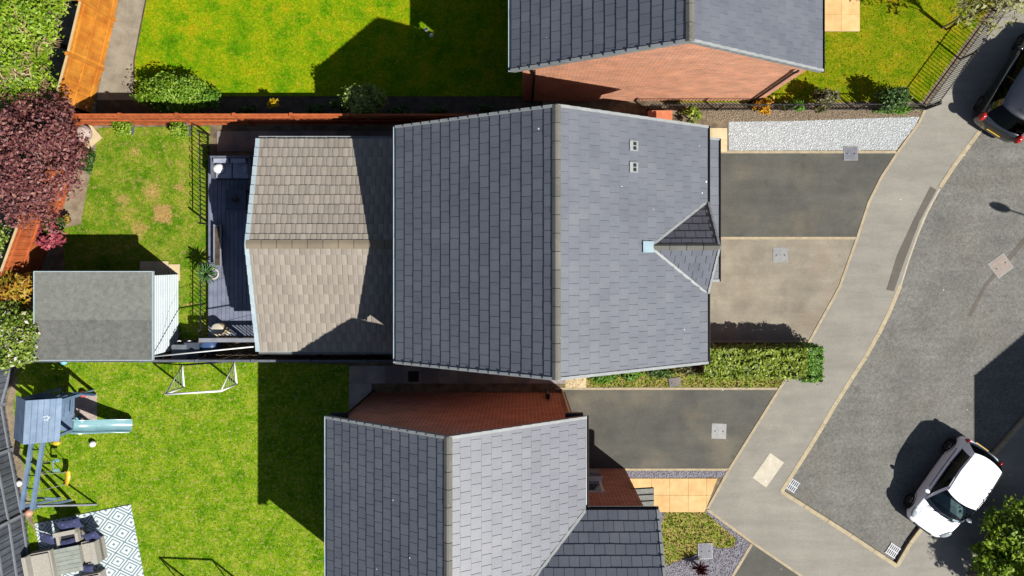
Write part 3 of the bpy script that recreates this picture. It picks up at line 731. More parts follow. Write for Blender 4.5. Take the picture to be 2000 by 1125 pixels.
nh, nroof, ncx, nzr = gable_house('brick_house', -0.26, 8.47, 5.34, 12.2, ZE, 'slate roofed house with sunlit orange brick gable behind the railings', m_brick_l, m_upvc, m_black)
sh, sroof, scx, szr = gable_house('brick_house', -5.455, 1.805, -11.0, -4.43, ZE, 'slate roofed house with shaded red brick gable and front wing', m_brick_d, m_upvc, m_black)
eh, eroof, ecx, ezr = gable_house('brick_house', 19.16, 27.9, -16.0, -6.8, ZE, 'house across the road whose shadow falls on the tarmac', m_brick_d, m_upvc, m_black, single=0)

# main house: front gablet over the eaves
DX, DYc, DH, DZ = 5.27, 0.35, 1.24, 6.2
def main_z(x): return ZE + (5.23 - x) * 0.732
db = MB(); prof = [(DYc - DH, ZE - .1), (DYc + DH, ZE - .1), (DYc + DH, ZE), (DYc, DZ - .02), (DYc - DH, ZE)]
vs = [(3.2, y, z) for y, z in prof] + [(DX - .06, y, z) for y, z in prof]
db.add(vs, [(4, 3, 2, 1, 0), (5, 6, 7, 8, 9)] + [(i, (i + 1) % 5, 5 + (i + 1) % 5, 5 + i) for i in range(5)])
dorm = db.build('front_gablet', m_under, mh)
drest = MB(); skp = lambda p: p.z < main_z(p.x) - 0.12
S_ = math.hypot(DH, DZ - ZE)
tile_slope(dorm, (DX, DYc + DH, ZE), (3.3, DYc + DH, ZE), (0, -DH, DZ - ZE), S_, m_tile, .3, .28, lambda *a: True, drest, skip=skp)
tile_slope(dorm, (3.3, DYc - DH, ZE), (DX, DYc - DH, ZE), (0, DH, DZ - ZE), S_, m_tile, .3, .28, lambda *a: True, drest, skip=skp)
ridge(dorm, (3.5, DYc, DZ), (DX + .02, DYc, DZ), m_ridge, math.atan((DZ - ZE) / DH))
for s in (-1, 1):
    v = Vector((0, -s * DH, DZ - ZE)); verge(dorm, (DX, DYc + s * DH, ZE), v, 6, S_ / 6, (1, 0, 0), m_verge, w=.06)
    a = Vector((3.46, DYc, DZ - .0)); b = Vector((5.2, DYc + s * DH, ZE))
    MB().bar(a + Vector((0, s * .03, .05)), b + Vector((0, s * .03, .06)), .07, .02).build('valley_flashing', m_verge, dorm)
MB().box((3.36, DYc, main_z(3.36) + .09), (.4, .3, .02), Matrix.Rotation(PITCH, 3, 'Y')).build('lead_saddle', m_lead, dorm)
# main house: lean-to porch roof
PXo, PZo, PXi, PZi = 6.06, 2.75, 4.9, 3.45
py0, py1 = -0.63, 3.72
pb = MB(); pr = [(PXi, PZi - .13), (PXo, PZo - .13), (PXo, PZo - .015), (PXi, PZi - .015)]
vs = [(x, py0 + .02, z) for x, z in pr] + [(x, py1 - .02, z) for x, z in pr]
pb.add(vs, [(0, 1, 2, 3), (7, 6, 5, 4)] + [(i, 4 + i, 4 + (i + 1) % 4, (i + 1) % 4) for i in range(4)])
porch = pb.build('porch_roof', m_under, mh)
pv = Vector((PXi - PXo, 0, PZi - PZo)); nr, g, _ = tile_slope(porch, (PXo, py0, PZo), (PXo, py1, PZo), pv, pv.length, m_tile, .338, .289, lambda *a: True, MB())
for yy, oy in ((py0, -1), (py1, 1)): verge(porch, (PXo, yy, PZo), pv, nr, g, (0, oy, 0), m_verge)
gutter(mh, (PXo + .05, py1 + .03, PZo - .03), (PXo + .05, py0 - .03, PZo - .03), m_black)
MB().box((5.35, (py0 + py1) / 2, 1.35), (.85, py1 - py0 - .3, 2.7)).build('porch_wall', m_brick_d, mh)
# main house: two roof vents on the front slope
for px_, py_ in ((1237, 285), (1237, 327)):
    x = 2.85
    z = main_z(x); sc_ = F / (H - z); x = (px_ - NX) / sc_; z = main_z(x) + .05; y = -(py_ - NY) / (F / (H - z))
    rt = Matrix.Rotation(PITCH, 3, 'Y')
    n_ = rt @ Vector((0, 0, 1))
    fr = MB().box((x, y, z), (.3, .27, .06), rt).build('roof_vent', m_verge, mh)
    for k in (-1, 1):
        c_ = Vector((x, y, z)) + n_ * .035 + rt @ Vector((.02, k * .058, 0))
        MB().box(c_, (.1, .085, .02), rt).build('vent_slot', m_pit, fr)
# main house: rear extension
EX0, EX1, EY0, EY1, EZe = -8.18, -3.2, -2.82, 3.76, 2.5
ecy = (EY0 + EY1) / 2; EZr = 3.55; eh_ = (EY1 - EY0) / 2
xb = MB(); k = .12
prof = [(EY0, EZe - k), (EY1, EZe - k), (EY1, EZe - .012), (ecy, EZr - .012), (EY0, EZe - .012)]
vs = [(EX0 + .02, y, z) for y, z in prof] + [(EX1, y, z) for y, z in prof]
xb.add(vs, [(4, 3, 2, 1, 0), (5, 6, 7, 8, 9)] + [(i, (i + 1) % 5, 5 + (i + 1) % 5, 5 + i) for i in range(5)])
eroof_ = xb.build('extension_roof', m_under, mh)
wb = MB(); prof = [(EY0 + .25, 0), (EY1 - .25, 0), (EY1 - .25, EZe - .1), (ecy, EZr - .2), (EY0 + .25, EZe - .1)]
vs = [(EX0 + .14, y, z) for y, z in prof] + [(EX1 + .02, y, z) for y, z in prof]
wb.add(vs, [(4, 3, 2, 1, 0), (5, 6, 7, 8, 9)] + [(i, (i + 1) % 5, 5 + (i + 1) % 5, 5 + i) for i in range(5)])
wb.build('extension_wall', m_brick_d, mh)
ES = math.hypot(eh_, EZr - EZe)
ev = Vector((0, -eh_, EZr - EZe))
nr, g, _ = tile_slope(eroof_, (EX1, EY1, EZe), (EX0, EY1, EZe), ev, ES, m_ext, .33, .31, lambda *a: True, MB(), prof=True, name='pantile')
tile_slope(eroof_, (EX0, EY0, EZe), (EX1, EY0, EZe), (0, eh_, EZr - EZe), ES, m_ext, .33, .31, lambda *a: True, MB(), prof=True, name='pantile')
for s in (-1, 1):
    verge(eroof_, (EX0, ecy + s * eh_, EZe), (0, -s * eh_, EZr - EZe), nr, g, (-1, 0, 0), m_upvc, .055, .13)
m_ridge_e = tilemat('ridge_extension', [A(132, 121, 104), A(154, 142, 122)], 0.85, 0.2, 0.7, A(112, 92, 56), 0.06)
ridge(eroof_, (EX0 - .03, ecy, EZr), (EX1 + .05, ecy, EZr), m_ridge_e, math.atan((EZr - EZe) / eh_), .14)
gutter(mh, (EX0, EY1 + .05, EZe - .03), (EX1 + .1, EY1 + .05, EZe - .03), m_verge)
gutter(mh, (EX1 + .1, EY0 - .05, EZe - .03), (EX0, EY0 - .05, EZe - .03), m_verge)
# extension: glazed west doors
dr = MB().box((EX0 + .12, .4, 1.25), (.06, 2.9, 1.95)).build('patio_door', m_upvc, mh)
for k in range(3): MB().box((EX0 + .085, .4 + (k - 1) * .95, 1.25), (.02, .82, 1.75)).build('pane', m_glass, dr)

# second house: downpipes
downpipe(nh, (7.85, 5.36, ZE - .1), (7.85, 5.39, 0), m_iron, (0, -1, 0))
downpipe(nh, (.38, 5.36, ZE - .1), (.38, 5.39, 0), m_iron, (0, -1, 0))
# third house: front wing with its own gable roof
WX, WYe, WYr = 3.85, -7.05, -9.1; WZr = ZE + (WYe - WYr) * .732; WYs = 2 * WYr - WYe
wb = MB(); prof = [(WYs, ZE - .11), (WYe, ZE - .11), (WYe, ZE - .012), (WYr, WZr - .012), (WYs, ZE - .012)]
vs = [(-.4, y, z) for y, z in prof] + [(WX - .02, y, z) for y, z in prof]
wb.add(vs, [(4, 3, 2, 1, 0), (5, 6, 7, 8, 9)] + [(i, (i + 1) % 5, 5 + (i + 1) % 5, 5 + i) for i in range(5)])
wing = wb.build('wing_roof', m_under, sh)
wb = MB(); prof = [(WYs + .08, 0), (WYe - .07, 0), (WYe - .07, ZE - .09), (WYr, WZr - .14), (WYs + .08, ZE - .09)]
vs = [(1.3, y, z) for y, z in prof] + [(WX - .31, y, z) for y, z in prof]
wb.add(vs, [(4, 3, 2, 1, 0), (5, 6, 7, 8, 9)] + [(i, (i + 1) % 5, 5 + (i + 1) % 5, 5 + i) for i in range(5)])
wb.build('wing_wall', m_brick_d, sh)
s_z = lambda x: ZE + (1.805 - x) * .732
WS = math.hypot(WYe - WYr, WZr - ZE)
skp = lambda p: p.x < 1.8 and p.z < s_z(p.x) - .14
nr, g, _ = tile_slope(wing, (WX, WYe, ZE), (-.4, WYe, ZE), (0, WYr - WYe, WZr - ZE), WS, m_tile, .338, .289, lambda *a: True, MB(), skip=skp)
tile_slope(wing, (-.4, WYs, ZE), (WX, WYs, ZE), (0, WYe - WYr, WZr - ZE), WS, m_tile, .338, .289, lambda *a: True, MB(), skip=skp)
verge(wing, (WX, WYe, ZE), (0, WYr - WYe, WZr - ZE), nr, g, (1, 0, 0), m_verge, .04, .09)
verge(wing, (WX, WYs, ZE), (0, WYe - WYr, WZr - ZE), nr, g, (1, 0, 0), m_verge, .04, .09)
ridge(wing, (.1, WYr, WZr), (WX + .02, WYr, WZr), m_ridge)
gutter(sh, (1.86, WYe + .05, ZE - .03), (WX + .03, WYe + .05, ZE - .03), m_black)
for s in (1,):
    a = Vector((-.05, WYr + .15, s_z(-.05))); b = Vector((1.8, WYe, ZE)); MB().bar(a + Vector((0, 0, .07)), b + Vector((0, 0, .07)), .08, .02).build('valley_flashing', m_verge, wing)
# wing windows on the shaded wall and a lean-to canopy
def window(parent, x0, x1, y, z0, z1, s=1):
    cx, cz = (x0 + x1) / 2, (z0 + z1) / 2
    w = MB().box((cx, y, cz), (x1 - x0, .08, z1 - z0)).build('window', m_white, parent)
    MB().box((cx, y + s * .045, cz), (x1 - x0 - .14, .02, z1 - z0 - .14)).build('pane', m_glasspane, w)
    MB().box((cx, y + s * .07, z0 - .03), (x1 - x0 + .1, .2, .05)).build('sill', m_white, w)
m_glasspane = M('window_pane_dark', [A(62, 76, 104), A(96, 110, 140)], 2, rough=0.08, spec=0.7)
window(sh, 1.75, 2.55, WYe - .07, 1.75, 2.9); 
MB().box((2.2, WYe + .02, 1.05), (.75, .2, .5)).build('meter_box', m_verge, sh)
can = MB().box((3.42 + .35, -7.62, 2.42), (.75, 1.0, .1), Matrix.Rotation(math.radians(12), 3, 'Y')).build('door_canopy', m_under, sh)
for k in range(5): MB().box((3.42 + .35, -7.2 - k * .2, 2.49), (.76, .15, .03), Matrix.Rotation(math.radians(12), 3, 'Y')).build('canopy_tile', m_felt, can)
m_cream = M('cream_plastic', [A(214, 186, 142, 1.3), A(226, 198, 156, 1.3)], 4, rough=.5)
downpipe(sh, (1.4, -4.42, ZE - .15), (1.4, -4.46, 0), m_cream, (0, 1, 0))
downpipe(sh, (-5.05, -4.42, ZE - .15), (-5.05, -4.46, 0), m_black, (0, 1, 0))
MB().tube([(.86, -4.42, .2), (.86, -4.42, 1.7), (.86, -4.3, 1.9)], .06, 8).build('flue_pipe', m_black, sh, True)
MB().box((1.5, -4.43, ZE - .12), (.5, .22, .16)).build('box_end', m_black, sh)
MB().box((-5.15, -4.43, ZE - .12), (.5, .22, .16)).build('box_end', m_black, sh)
for px_, py_ in ((2.2, 0), (4.6, 0)):
    pass

# ------------------------------------------------------------------ fences
def fence(name, P_, h, mats, label, face=1, panel=1.85, rails=(0.25, 0.9, 1.6), cap=True, group=None, cap_mat=None, board=0.11, postm=None, step=0.0):
    """P_: world xy corner list; face=+1 rails on the left of travel"""
    r = root(name, (P_[0][0], P_[0][1], 0), label, 'fence', group)
    for i in range(len(P_) - 1):
        a, b = Vector((*P_[i], 0)), Vector((*P_[i + 1], 0)); L = (b - a).length; d = (b - a).normalized(); sd = Vector((-d.y, d.x, 0)) * face
        n = max(1, round(L / panel)); pl = L / n
        for k in range(n):
            p, q = a + d * (k * pl + .05), a + d * ((k + 1) * pl - .05); hz = h + R.uniform(-step, step)
            mb = MB(); m = max(1, int((q - p).length / board)); bw = (q - p).length / m
            for j in range(m):
                c = p + d * ((j + .5) * bw)
                ofs = sd * ((.008 if j % 2 else -.008) + R.uniform(-.003, .003)); mb.bar(c + ofs + Vector((0, 0, .04)), c + Vector((0, 0, hz - .03)) + ofs, bw * 1.03, .014, up=sd)
            pn = mb.build('fence_panel', mats[0], r)
            for z in rails:
                if z < hz: MB().bar(p + sd * .035 + Vector((0, 0, z)), q + sd * .035 + Vector((0, 0, z)), .04, .07).build('rail', mats[1], pn)
            if cap: MB().bar(p + Vector((0, 0, hz)), q + Vector((0, 0, hz)), .07, .03).build('capping', cap_mat or mats[1], pn)
        for k in range(n + 1):
            if k == n and i < len(P_) - 2: continue
            p = a + d * (k * pl); MB().box((p.x, p.y, (h + .08) / 2), (.1, .1, h + .08)).build('post', postm or mats[1], r)
    return r
def gnd(px_, py_, z): v = W(px_, py_, z); return (v.x, v.y)
WF = [gnd(168, -60, 2.2), gnd(157, 0, 2.2), gnd(132, 105, 2.2), gnd(106, 200, 2.2)]
fence('garden_fence', WF, 2.2, [m_orange, m_orange], 'bright orange panel fence beside the gravel path', 1, 2.2, (.35, 1.2, 2.0), cap_mat=m_cap)
WF2 = [gnd(106, 200, 2.2), gnd(75, 305, 2.2), gnd(40, 425, 2.2), gnd(0, 535, 2.2), gnd(-40, 650, 2.2)]
fence('garden_fence', WF2, 2.2, [m_orange_d, m_orange_d], 'red cedar fence behind the purple tree and shed', 1, 2.0, (.35, 1.2, 2.0), cap_mat=m_cap)
fence('garden_fence', [(-14.6, 4.63), (-.05, 4.63)], 1.9, [m_orange_d, m_orange_d], 'red cedar fence dividing the bright lawn from the patchy lawn', -1, 1.85, (.3, 1.0, 1.65))
fence('garden_fence', [(-15.9, -3.26), (-3.25, -3.26)], 1.5, [m_fence_d, m_fence_g], 'weathered fence between the shed and the lawn with the goal', -1, 1.85, (.3, .9, 1.35))
GF = [gnd(30, 712, 0), gnd(9, 788, 0), gnd(24, 876, 0), gnd(49, 1002, 0), gnd(72, 1160, 0), gnd(84, 1240, 0)]
fence('garden_fence', GF, 1.8, [m_fence_g, m_fence_gl], 'grey painted panel fence behind the swing set', 1, 2.0, (.25, .95, 1.65), board=.1)

def railing(name, P_, h, sp, label, bow=False, brace=True, post_every=None):
    r = root(name, (*P_[0], 0), label, 'railing')
    rr_ = .013 if bow else .011; rod = MB().tube([(0, 0, 0), (0, 0, h - (.1 if bow else 0))], rr_, 5); me = local_mesh(rod, 'bar', m_iron)
    if bow:
        pts = [(0, 0, 0), (0, 0, h - .1)] + [(sp * .5 - sp * .5 * math.cos(t), 0, h - .1 + .1 * math.sin(t)) for t in (math.pi * k / 8 for k in range(1, 8))] + [(sp, 0, h - .1), (sp, 0, 0)]
        me2 = local_mesh(MB().tube(pts, rr_, 5), 'hoop', m_iron)
    for i in range(len(P_) - 1):
        a, b = Vector((*P_[i], 0)), Vector((*P_[i + 1], 0)); d = (b - a); L = d.length; d.normalize(); n = max(2, round(L / sp)); g = L / n
        ang = Matrix.Rotation(math.atan2(d.y, d.x), 4, 'Z')
        if bow:
            for k in range(0, n, 2): link('hoop', me2, r, a + d * (k * g), ang @ Matrix.Scale(g / sp, 4, (1, 0, 0)))
        else:
            for k in range(1, n): link('bar', me, r, a + d * (k * g))
        for z in ((.1, h - .14) if bow else (.12, h - .06)):
            MB().bar(a + Vector((0, 0, z)), b + Vector((0, 0, z)), .035, .012).build('rail', m_iron, r)
        m = max(1, round(L / (post_every or 2.2)))
        for k in range(m + 1):
            if k == m and i < len(P_) - 2: continue
            p = a + d * (L * k / m); MB().box((p.x, p.y, (h + .06) / 2), (.05, .05, h + .06)).build('post', m_iron, r)
    return r
railing('metal_railing', [gnd(1264, 216, 0), gnd(1806, 214, 0)], 1.05, .12, 'black metal railing between shingle strip and front shrubs')
railing('metal_railing', [gnd(1806, 210, 0), gnd(1944, 22, 0), gnd(2010, -70, 0)], 1.05, .12, 'black metal railing along the pavement by the parked black car')
railing('bow_top_railing', [gnd(409, 264, 0), gnd(411, 438, 0)], 1.0, .15, 'black bow top railing along the deck by the outdoor sofa', True)
railing('bow_top_railing', [gnd(411, 515, 0), gnd(411, 662, 0)], 1.0, .15, 'black bow top railing beside the spiky potted plant', True)

# ------------------------------------------------------------------ shed
SX0, SX1, SY0, SY1 = -15.32, -11.62, -3.14, -.37
sd_ = root('garden_shed', ((SX0 + SX1) / 2, (SY0 + SY1) / 2, 0), 'pale blue timber shed with grey felt roof', 'shed')
zt = 2.2
core = MB().box(((SX0 + SX1) / 2, (SY0 + SY1) / 2, 1.04), (SX1 - SX0 - .2, SY1 - SY0 - .28, 2.08)).build('shed_body', m_shed, sd_)
nb = 15; bh = 2.06 / nb
bd = local_mesh(MB().box((0, 0, 0), (.022, SY1 - SY0 - .24, bh - .004), Matrix.Rotation(.1, 3, 'Y')), 'cladding_board', m_shed)
for k in range(nb): link('cladding_board', bd, core, (SX1 - .082 + R.uniform(-.002, .002), (SY0 + SY1) / 2, .03 + (k + .5) * bh))
rf = MB(); rf.box(((SX0 + SX1) / 2, (SY0 + SY1) / 2, zt - .03), (SX1 - SX0 - .04, SY1 - SY0 - .04, .05)); rfo = rf.build('shed_roof', m_fence_d, sd_)
st = [SY1, SY1 - .78, SY1 - 1.48, SY1 - 2.1, SY0]
for k in range(4):
    y0, y1 = st[k + 1] - .03, st[k]
    MB().box(((SX0 + SX1) / 2, (y0 + y1) / 2, zt + .003 + .004 * (3 - k)), (SX1 - SX0 - .02, y1 - y0, .012), Matrix.Rotation(-.006, 3, 'X')).build('felt_strip', m_felt if k < 2 else m_felt_d, rfo)
for c_, d_ in ((((SX0 + SX1) / 2, SY1 + .01, zt - .03), (SX1 - SX0 + .06, .025, .11)), (((SX0 + SX1) / 2, SY0 - .01, zt - .03), (SX1 - SX0 + .06, .025, .11)),
               ((SX0 - .015, (SY0 + SY1) / 2, zt - .03), (.03, SY1 - SY0 + .0, .12)), ((SX1 + .015, (SY0 + SY1) / 2, zt - .03), (.03, SY1 - SY0 + .0, .12))):
    MB().box(c_, d_).build('fascia_board', m_upvc, rfo)
slabs('shed_step', 274, 510, 330, 548, 2, 1, m_slab_cream, .05)
slabs('shed_step', 330, 516, 352, 548, 1, 1, m_slab_cream, .04)

# ------------------------------------------------------------------ deck with furniture
DKx0, DKx1, DKy0, DKy1, DZt = -10.56, -8.02, -2.68, 3.55, .3
dk = root('timber_deck', ((DKx0 + DKx1) / 2, 0, 0), 'blue grey raised timber deck behind the extension', 'deck')
MB().box(((DKx0 + DKx1) / 2, (DKy0 + DKy1) / 2, .13), (DKx1 - DKx0 - .06, DKy1 - DKy0 - .06, .26)).build('deck_frame', m_under, dk)
nb = 18; bw = (DKx1 - DKx0) / nb; bm_ = local_mesh(MB().box((0, 0, 0), (bw - .012, DKy1 - DKy0, .03)), 'deck_board', m_deck)
for k in range(nb): link('deck_board', bm_, dk, (DKx0 + (k + .5) * bw, (DKy0 + DKy1) / 2, DZt - .015 + R.uniform(-.0015, .0015)))
MB().box((DKx0 - .015, (DKy0 + DKy1) / 2, .14), (.03, DKy1 - DKy0, .28)).build('deck_fascia', m_deck, dk)
# slatted balustrade on the south side of the deck
sb = root('slatted_screen', (-9.9, -2.62, 0), 'low slatted timber screen casting stripes over the deck', 'screen')
xa, xb_ = gnd(390, 660, 1.2)[0], -8.1
n = 19; me = local_mesh(MB().box((0, 0, .72), (.045, .016, .8)), 'slat', m_fence_d)
for k in range(n): link('slat', me, sb, (xa + .08 + k * (xb_ - xa - .16) / (n - 1), -2.60, 0))
for z in (.34, 1.14): MB().box(((xa + xb_) / 2, -2.63, z), (xb_ - xa, .04, .07)).build('rail', m_fence_d, sb)
MB().box(((xa + xb_) / 2, -2.62, 1.2), (xb_ - xa + .05, .13, .04)).build('capping', m_fence_gl, sb)
for x in (xa, (xa + xb_) / 2, xb_): MB().box((x, -2.68, .6), (.08, .08, 1.2)).build('post', m_fence_d, sb)
# long planter box on the deck edge
pl = root('planter_box', (-10.42, .25, DZt), 'long grey planter box on the edge of the deck', 'planter')
a, b = W(425, 440, .55), W(425, 520, .55)
MB().box((a.x, (a.y + b.y) / 2, DZt + .13), (.2, a.y - b.y, .26)).build('planter_body', m_deck, pl)
for s in (-1, 1): MB().box((a.x + s * .11, (a.y + b.y) / 2, DZt + .27), (.05, a.y - b.y + .06, .025)).build('planter_rim', m_fence_gl, pl)
MB().box((a.x, (a.y + b.y) / 2, DZt + .262), (.16, a.y - b.y - .06, .008)).build('planter_soil', m_bed, pl)
# outdoor sofa
so_ = W(452, 328, .8); x, y = so_.x, so_.y
sf = root('outdoor_sofa', (x, y, DZt), 'outdoor sofa with grey cushions at the shaded end of the deck', 'sofa')
m_cush = M('cushion_bluegrey', [A(150, 156, 176), A(172, 178, 198)], 5, rough=.9, fine=.06)
MB().box((x, y, DZt + .16), (1.3, .68, .22)).build('sofa_base', m_darkgap, sf)
for k in (-1, 1):
    bmk = MB().box((x + k * .28, y - .06, DZt + .35), (.54, .54, .16), taper=.95).build('seat_cushion', m_cush, sf)
    MB().box((x + k * .28, y + .25, DZt + .52), (.54, .16, .36), Matrix.Rotation(.18, 3, 'X'), taper=.9).build('back_cushion', m_cush, sf)
    MB().box((x + k * .62, y, DZt + .36), (.1, .68, .4)).build('armrest', m_fence_g, sf)
MB().box((x, y + .35, DZt + .4), (1.3, .06, .52)).build('sofa_back', m_fence_g, sf)
cpl = MB().ball((x - .42, y - .02, DZt + .5), .2, (1, .8, .5)).build('throw_cushion', m_white, sf, True)
cpl = MB().ball((x + .46, y + .02, DZt + .5), .19, (.7, 1, .5)).build('throw_cushion', m_cush, sf, True)
tb = W(460, 390, .75); x, y = tb.x, tb.y
t = root('patio_table', (x, y, DZt), 'square dark patio table with small dark bowl on the deck', 'table')
m_dkt = M('table_dark', [A(62, 72, 88), A(76, 86, 102)], 5, rough=.5)
MB().box((x, y, DZt + .42), (.68, .68, .04)).build('table_top', m_dkt, t)
for sx in (-1, 1):
    for sy in (-1, 1): MB().box((x + sx * .3, y + sy * .3, DZt + .2), (.05, .05, .4)).build('leg', m_dkt, t)
bw_ = MB().lathe((x, y, DZt + .44), [(.05, 0), (.1, .05), (.11, .1), (.085, .1), (.05, .04)], 14).build('table_bowl', m_iron, None, True, label='small dark bowl standing on the square patio table', cat='bowl')
# white drum on the deck corner
c = W(424, 644, .75)
dm = root('garden_drum', (c.x, c.y, DZt), 'cream round storage stool by the slatted screen', 'stool')
MB().lathe((c.x, c.y, DZt), [(.19, 0), (.21, .05), (.21, .4), (.19, .42)], 20).build('drum_body', m_cream, dm, True)
MB().lathe((c.x, c.y, DZt + .42), [(.215, 0), (.215, .03), (.19, .045)], 20).build('lid', m_cover_l, dm, True)
c = W(441, 650, .6); MB().ball((c.x, c.y, DZt + .1), .1, (1, 1, 1)).build('cream_ball', m_cover_l, None, True, label='cream ball lying beside the round stool on the deck', cat='ball')
# things in the narrow passage
c = gnd(404, 676, .9)
bt = root('water_butt', (*c, 0), 'blue lidded barrel in the shaded passage beside the deck', 'barrel')
m_bluebin = M('blue_plastic', [A(64, 92, 140), A(80, 108, 156)], 4, rough=.4)
MB().lathe((*c, 0), [(.2, 0), (.25, .2), (.27, .5), (.25, .85)], 18).build('barrel_body', m_bluebin, bt, True)
MB().lathe((*c, .85), [(.27, 0), (.27, .04), (.1, .07)], 18).build('lid', m_bluebin, bt, True)
for i, (p, lab) in enumerate((((374, 690), 'dark wheeled bin beside the shed wall'), ((350, 694), 'grey wheeled bin in the passage corner by the shed'))):
    c = gnd(*p, 1.0); b = root('wheelie_bin', (c[0], c[1], 0), lab, 'bin', 'bins in the passage')
    mt = (m_dkt, m_pot)[i]
    MB().box((c[0], c[1] + .1, .5), (.42, .42, .86), taper=1.12).build('bin_body', mt, b)
    MB().box((c[0], c[1] + .1, .97), (.5, .5, .06), Matrix.Rotation(.06, 3, 'X')).build('lid', mt, b)
    for s in (-1, 1): MB().tube([(c[0] + s * .2 - .03, c[1] - .14, .1), (c[0] + s * .2 + .03, c[1] - .14, .1)], .1, 12).build('wheel', m_black, b)
for p, lab in (((345, 668), 'white curved handle sticking up beside the shed wall'), ((365, 668), 'white curved handle sticking up next to the dark bin')):
    c = gnd(*p, .9); MB().tube([(c[0], c[1], 0), (c[0], c[1], .8), (c[0] + .03, c[1] + .03, .92), (c[0] + .1, c[1] + .05, .95), (c[0] + .14, c[1] + .03, .9)], .018, 7).build('garden_tool', m_white, None, True, label=lab, cat='tool')
a, b = W(302, 696, 2.1), W(506, 676, 2.45)
MB().tube([a, b], .022, 8).build('washing_pole', m_white, None, True, label='long white pole spanning from the shed to the extension roof', cat='pole')
MB().tube([W(318, 700, 2.0), W(352, 650, 2.05), W(492, 614, 2.4)], .006, 5).build('washing_line', m_iron, None, label='thin dark line strung from shed to extension', cat='line')
# ------------------------------------------------------------------ vegetation
def crown_mb(c, rad, n, size, seed, clumps=30, spread=.2, shell=(.5, 1.0), up=.5, zmin=None, long=1.0, cut=None):
    rr = random.Random(seed); c = Vector(c); cl = []
    for k in range(clumps):
        while True:
            v = Vector((rr.gauss(0, 1), rr.gauss(0, 1), rr.gauss(0, 1))).normalized()
            if v.z > -.55: break
        cl.append(v * rr.uniform(*shell))
    vs = []; fs = []; i = 0
    while i < n:
        k = cl[rr.randrange(clumps)]; p = k + Vector((rr.gauss(0, spread), rr.gauss(0, spread), rr.gauss(0, spread)))
        w = c + Vector((p.x * rad[0], p.y * rad[1], p.z * rad[2])); i += 1
        if zmin is not None and w.z < zmin: continue
        if cut and cut(w): continue
        nr = (p.normalized() * .5 + Vector((rr.gauss(0, .6), rr.gauss(0, .6), up + rr.gauss(0, .4)))).normalized()
        t = nr.orthogonal().normalized(); t = Matrix.Rotation(rr.uniform(0, 6.28), 3, nr) @ t; b = nr.cross(t)
        s = size * rr.uniform(.45, 1.6); L = s * long
        q = len(vs); vs += [w - t * L, w + b * s * .5, w + t * L, w - b * s * .5]; fs.append((q, q + 1, q + 2, q + 3))
    mb = MB(); mb.v = vs; mb.f = fs; mb.m = [0] * len(fs); return mb, [c + Vector((k.x * rad[0], k.y * rad[1], k.z * rad[2])) for k in cl]
def tree(name, base, c, rad, n, size, leaf, label, cat, seed, bark=None, clumps=30, spread=.2, trunk=.08, group=None, limbs=8, **kw):
    r = root(name, (base[0], base[1], 0), label, cat, group)
    mb, cl = crown_mb(c, rad, n, size, seed, clumps, spread, **kw)
    mb.build('crown' if cat == 'tree' else 'foliage', leaf, r)
    t = MB(); b = Vector((base[0], base[1], 0)); top = Vector(c) - Vector((0, 0, rad[2] * .3))
    mid = b.lerp(top, .5) + Vector((.04, -.03, 0)); t.tube([b, mid, top], [trunk, trunk * .75, trunk * .5], 7)
    for k in range(min(limbs, len(cl))):
        s = mid.lerp(top, (k % 4) / 4.0); t.tube([s, s.lerp(cl[k], .5) + Vector((0, 0, .05)), cl[k]], [trunk * .45, trunk * .3, trunk * .1], 5)
    t.build('trunk' if cat == 'tree' else 'stem', bark or m_bark, r, True)
    return r
lf_green = leafmat('leaf_fresh_green', [A(70, 112, 2), A(126, 170, 10), A(166, 200, 34), A(196, 210, 90)])
lf_hedge = leafmat('leaf_hedge', [A(52, 78, 6), A(112, 140, 14), A(166, 188, 44), A(214, 222, 120)])
lf_hedge2 = leafmat('leaf_hedge_fresh', [A(60, 104, 14), A(96, 150, 24), A(136, 186, 44)])
lf_purple = leafmat('leaf_purple', [A(70, 36, 42, 1.15), A(118, 64, 68, 1.15), A(152, 94, 90, 1.15), A(186, 138, 122, 1.15)])
lf_pink = leafmat('leaf_pink', [A(128, 50, 62), A(190, 80, 98), A(216, 112, 124)])
lf_bush = leafmat('leaf_pink_flowered', [A(78, 124, 8), A(128, 174, 26), A(168, 200, 60), A(200, 176, 176)], [0, .5, .92, .97])
lf_olive = leafmat('leaf_olive', [A(82, 106, 40, 1.3), A(124, 146, 60, 1.3), A(150, 168, 80, 1.3)])
lf_white = leafmat('leaf_white_flowered', [A(62, 96, 18), A(124, 158, 40), A(168, 186, 66), A(236, 230, 214)], [0, .4, .76, .88])
lf_gold = leafmat('leaf_golden', [A(150, 132, 30), A(192, 176, 48), A(206, 132, 44), A(122, 140, 40)])
lf_orange = leafmat('leaf_orange_flower', [A(180, 110, 12), A(236, 166, 16), A(250, 196, 40)])
lf_yellow = leafmat('leaf_yellow_flower', [A(230, 180, 10), A(250, 214, 30)])
lf_dark = leafmat('leaf_dark_green', [A(34, 64, 18), A(66, 104, 30), A(104, 140, 50)])
lf_brown = leafmat('leaf_brownish', [A(70, 72, 40), A(110, 110, 62), A(150, 140, 92)])
lf_pale = leafmat('leaf_pale_sparse', [A(140, 140, 70), A(176, 176, 104), A(196, 200, 140)])
lf_twig = leafmat('twig_buff', [A(150, 126, 86), A(186, 162, 120)], trans=0)
lf_yucca = leafmat('leaf_yucca', [A(70, 120, 58), A(112, 160, 92), A(150, 190, 120)])
lf_red = leafmat('leaf_dark_red', [A(40, 20, 28), A(96, 24, 30), A(60, 30, 40)])

def wz(px_, py_, z): v = W(px_, py_, z); return (v.x, v.y, z)
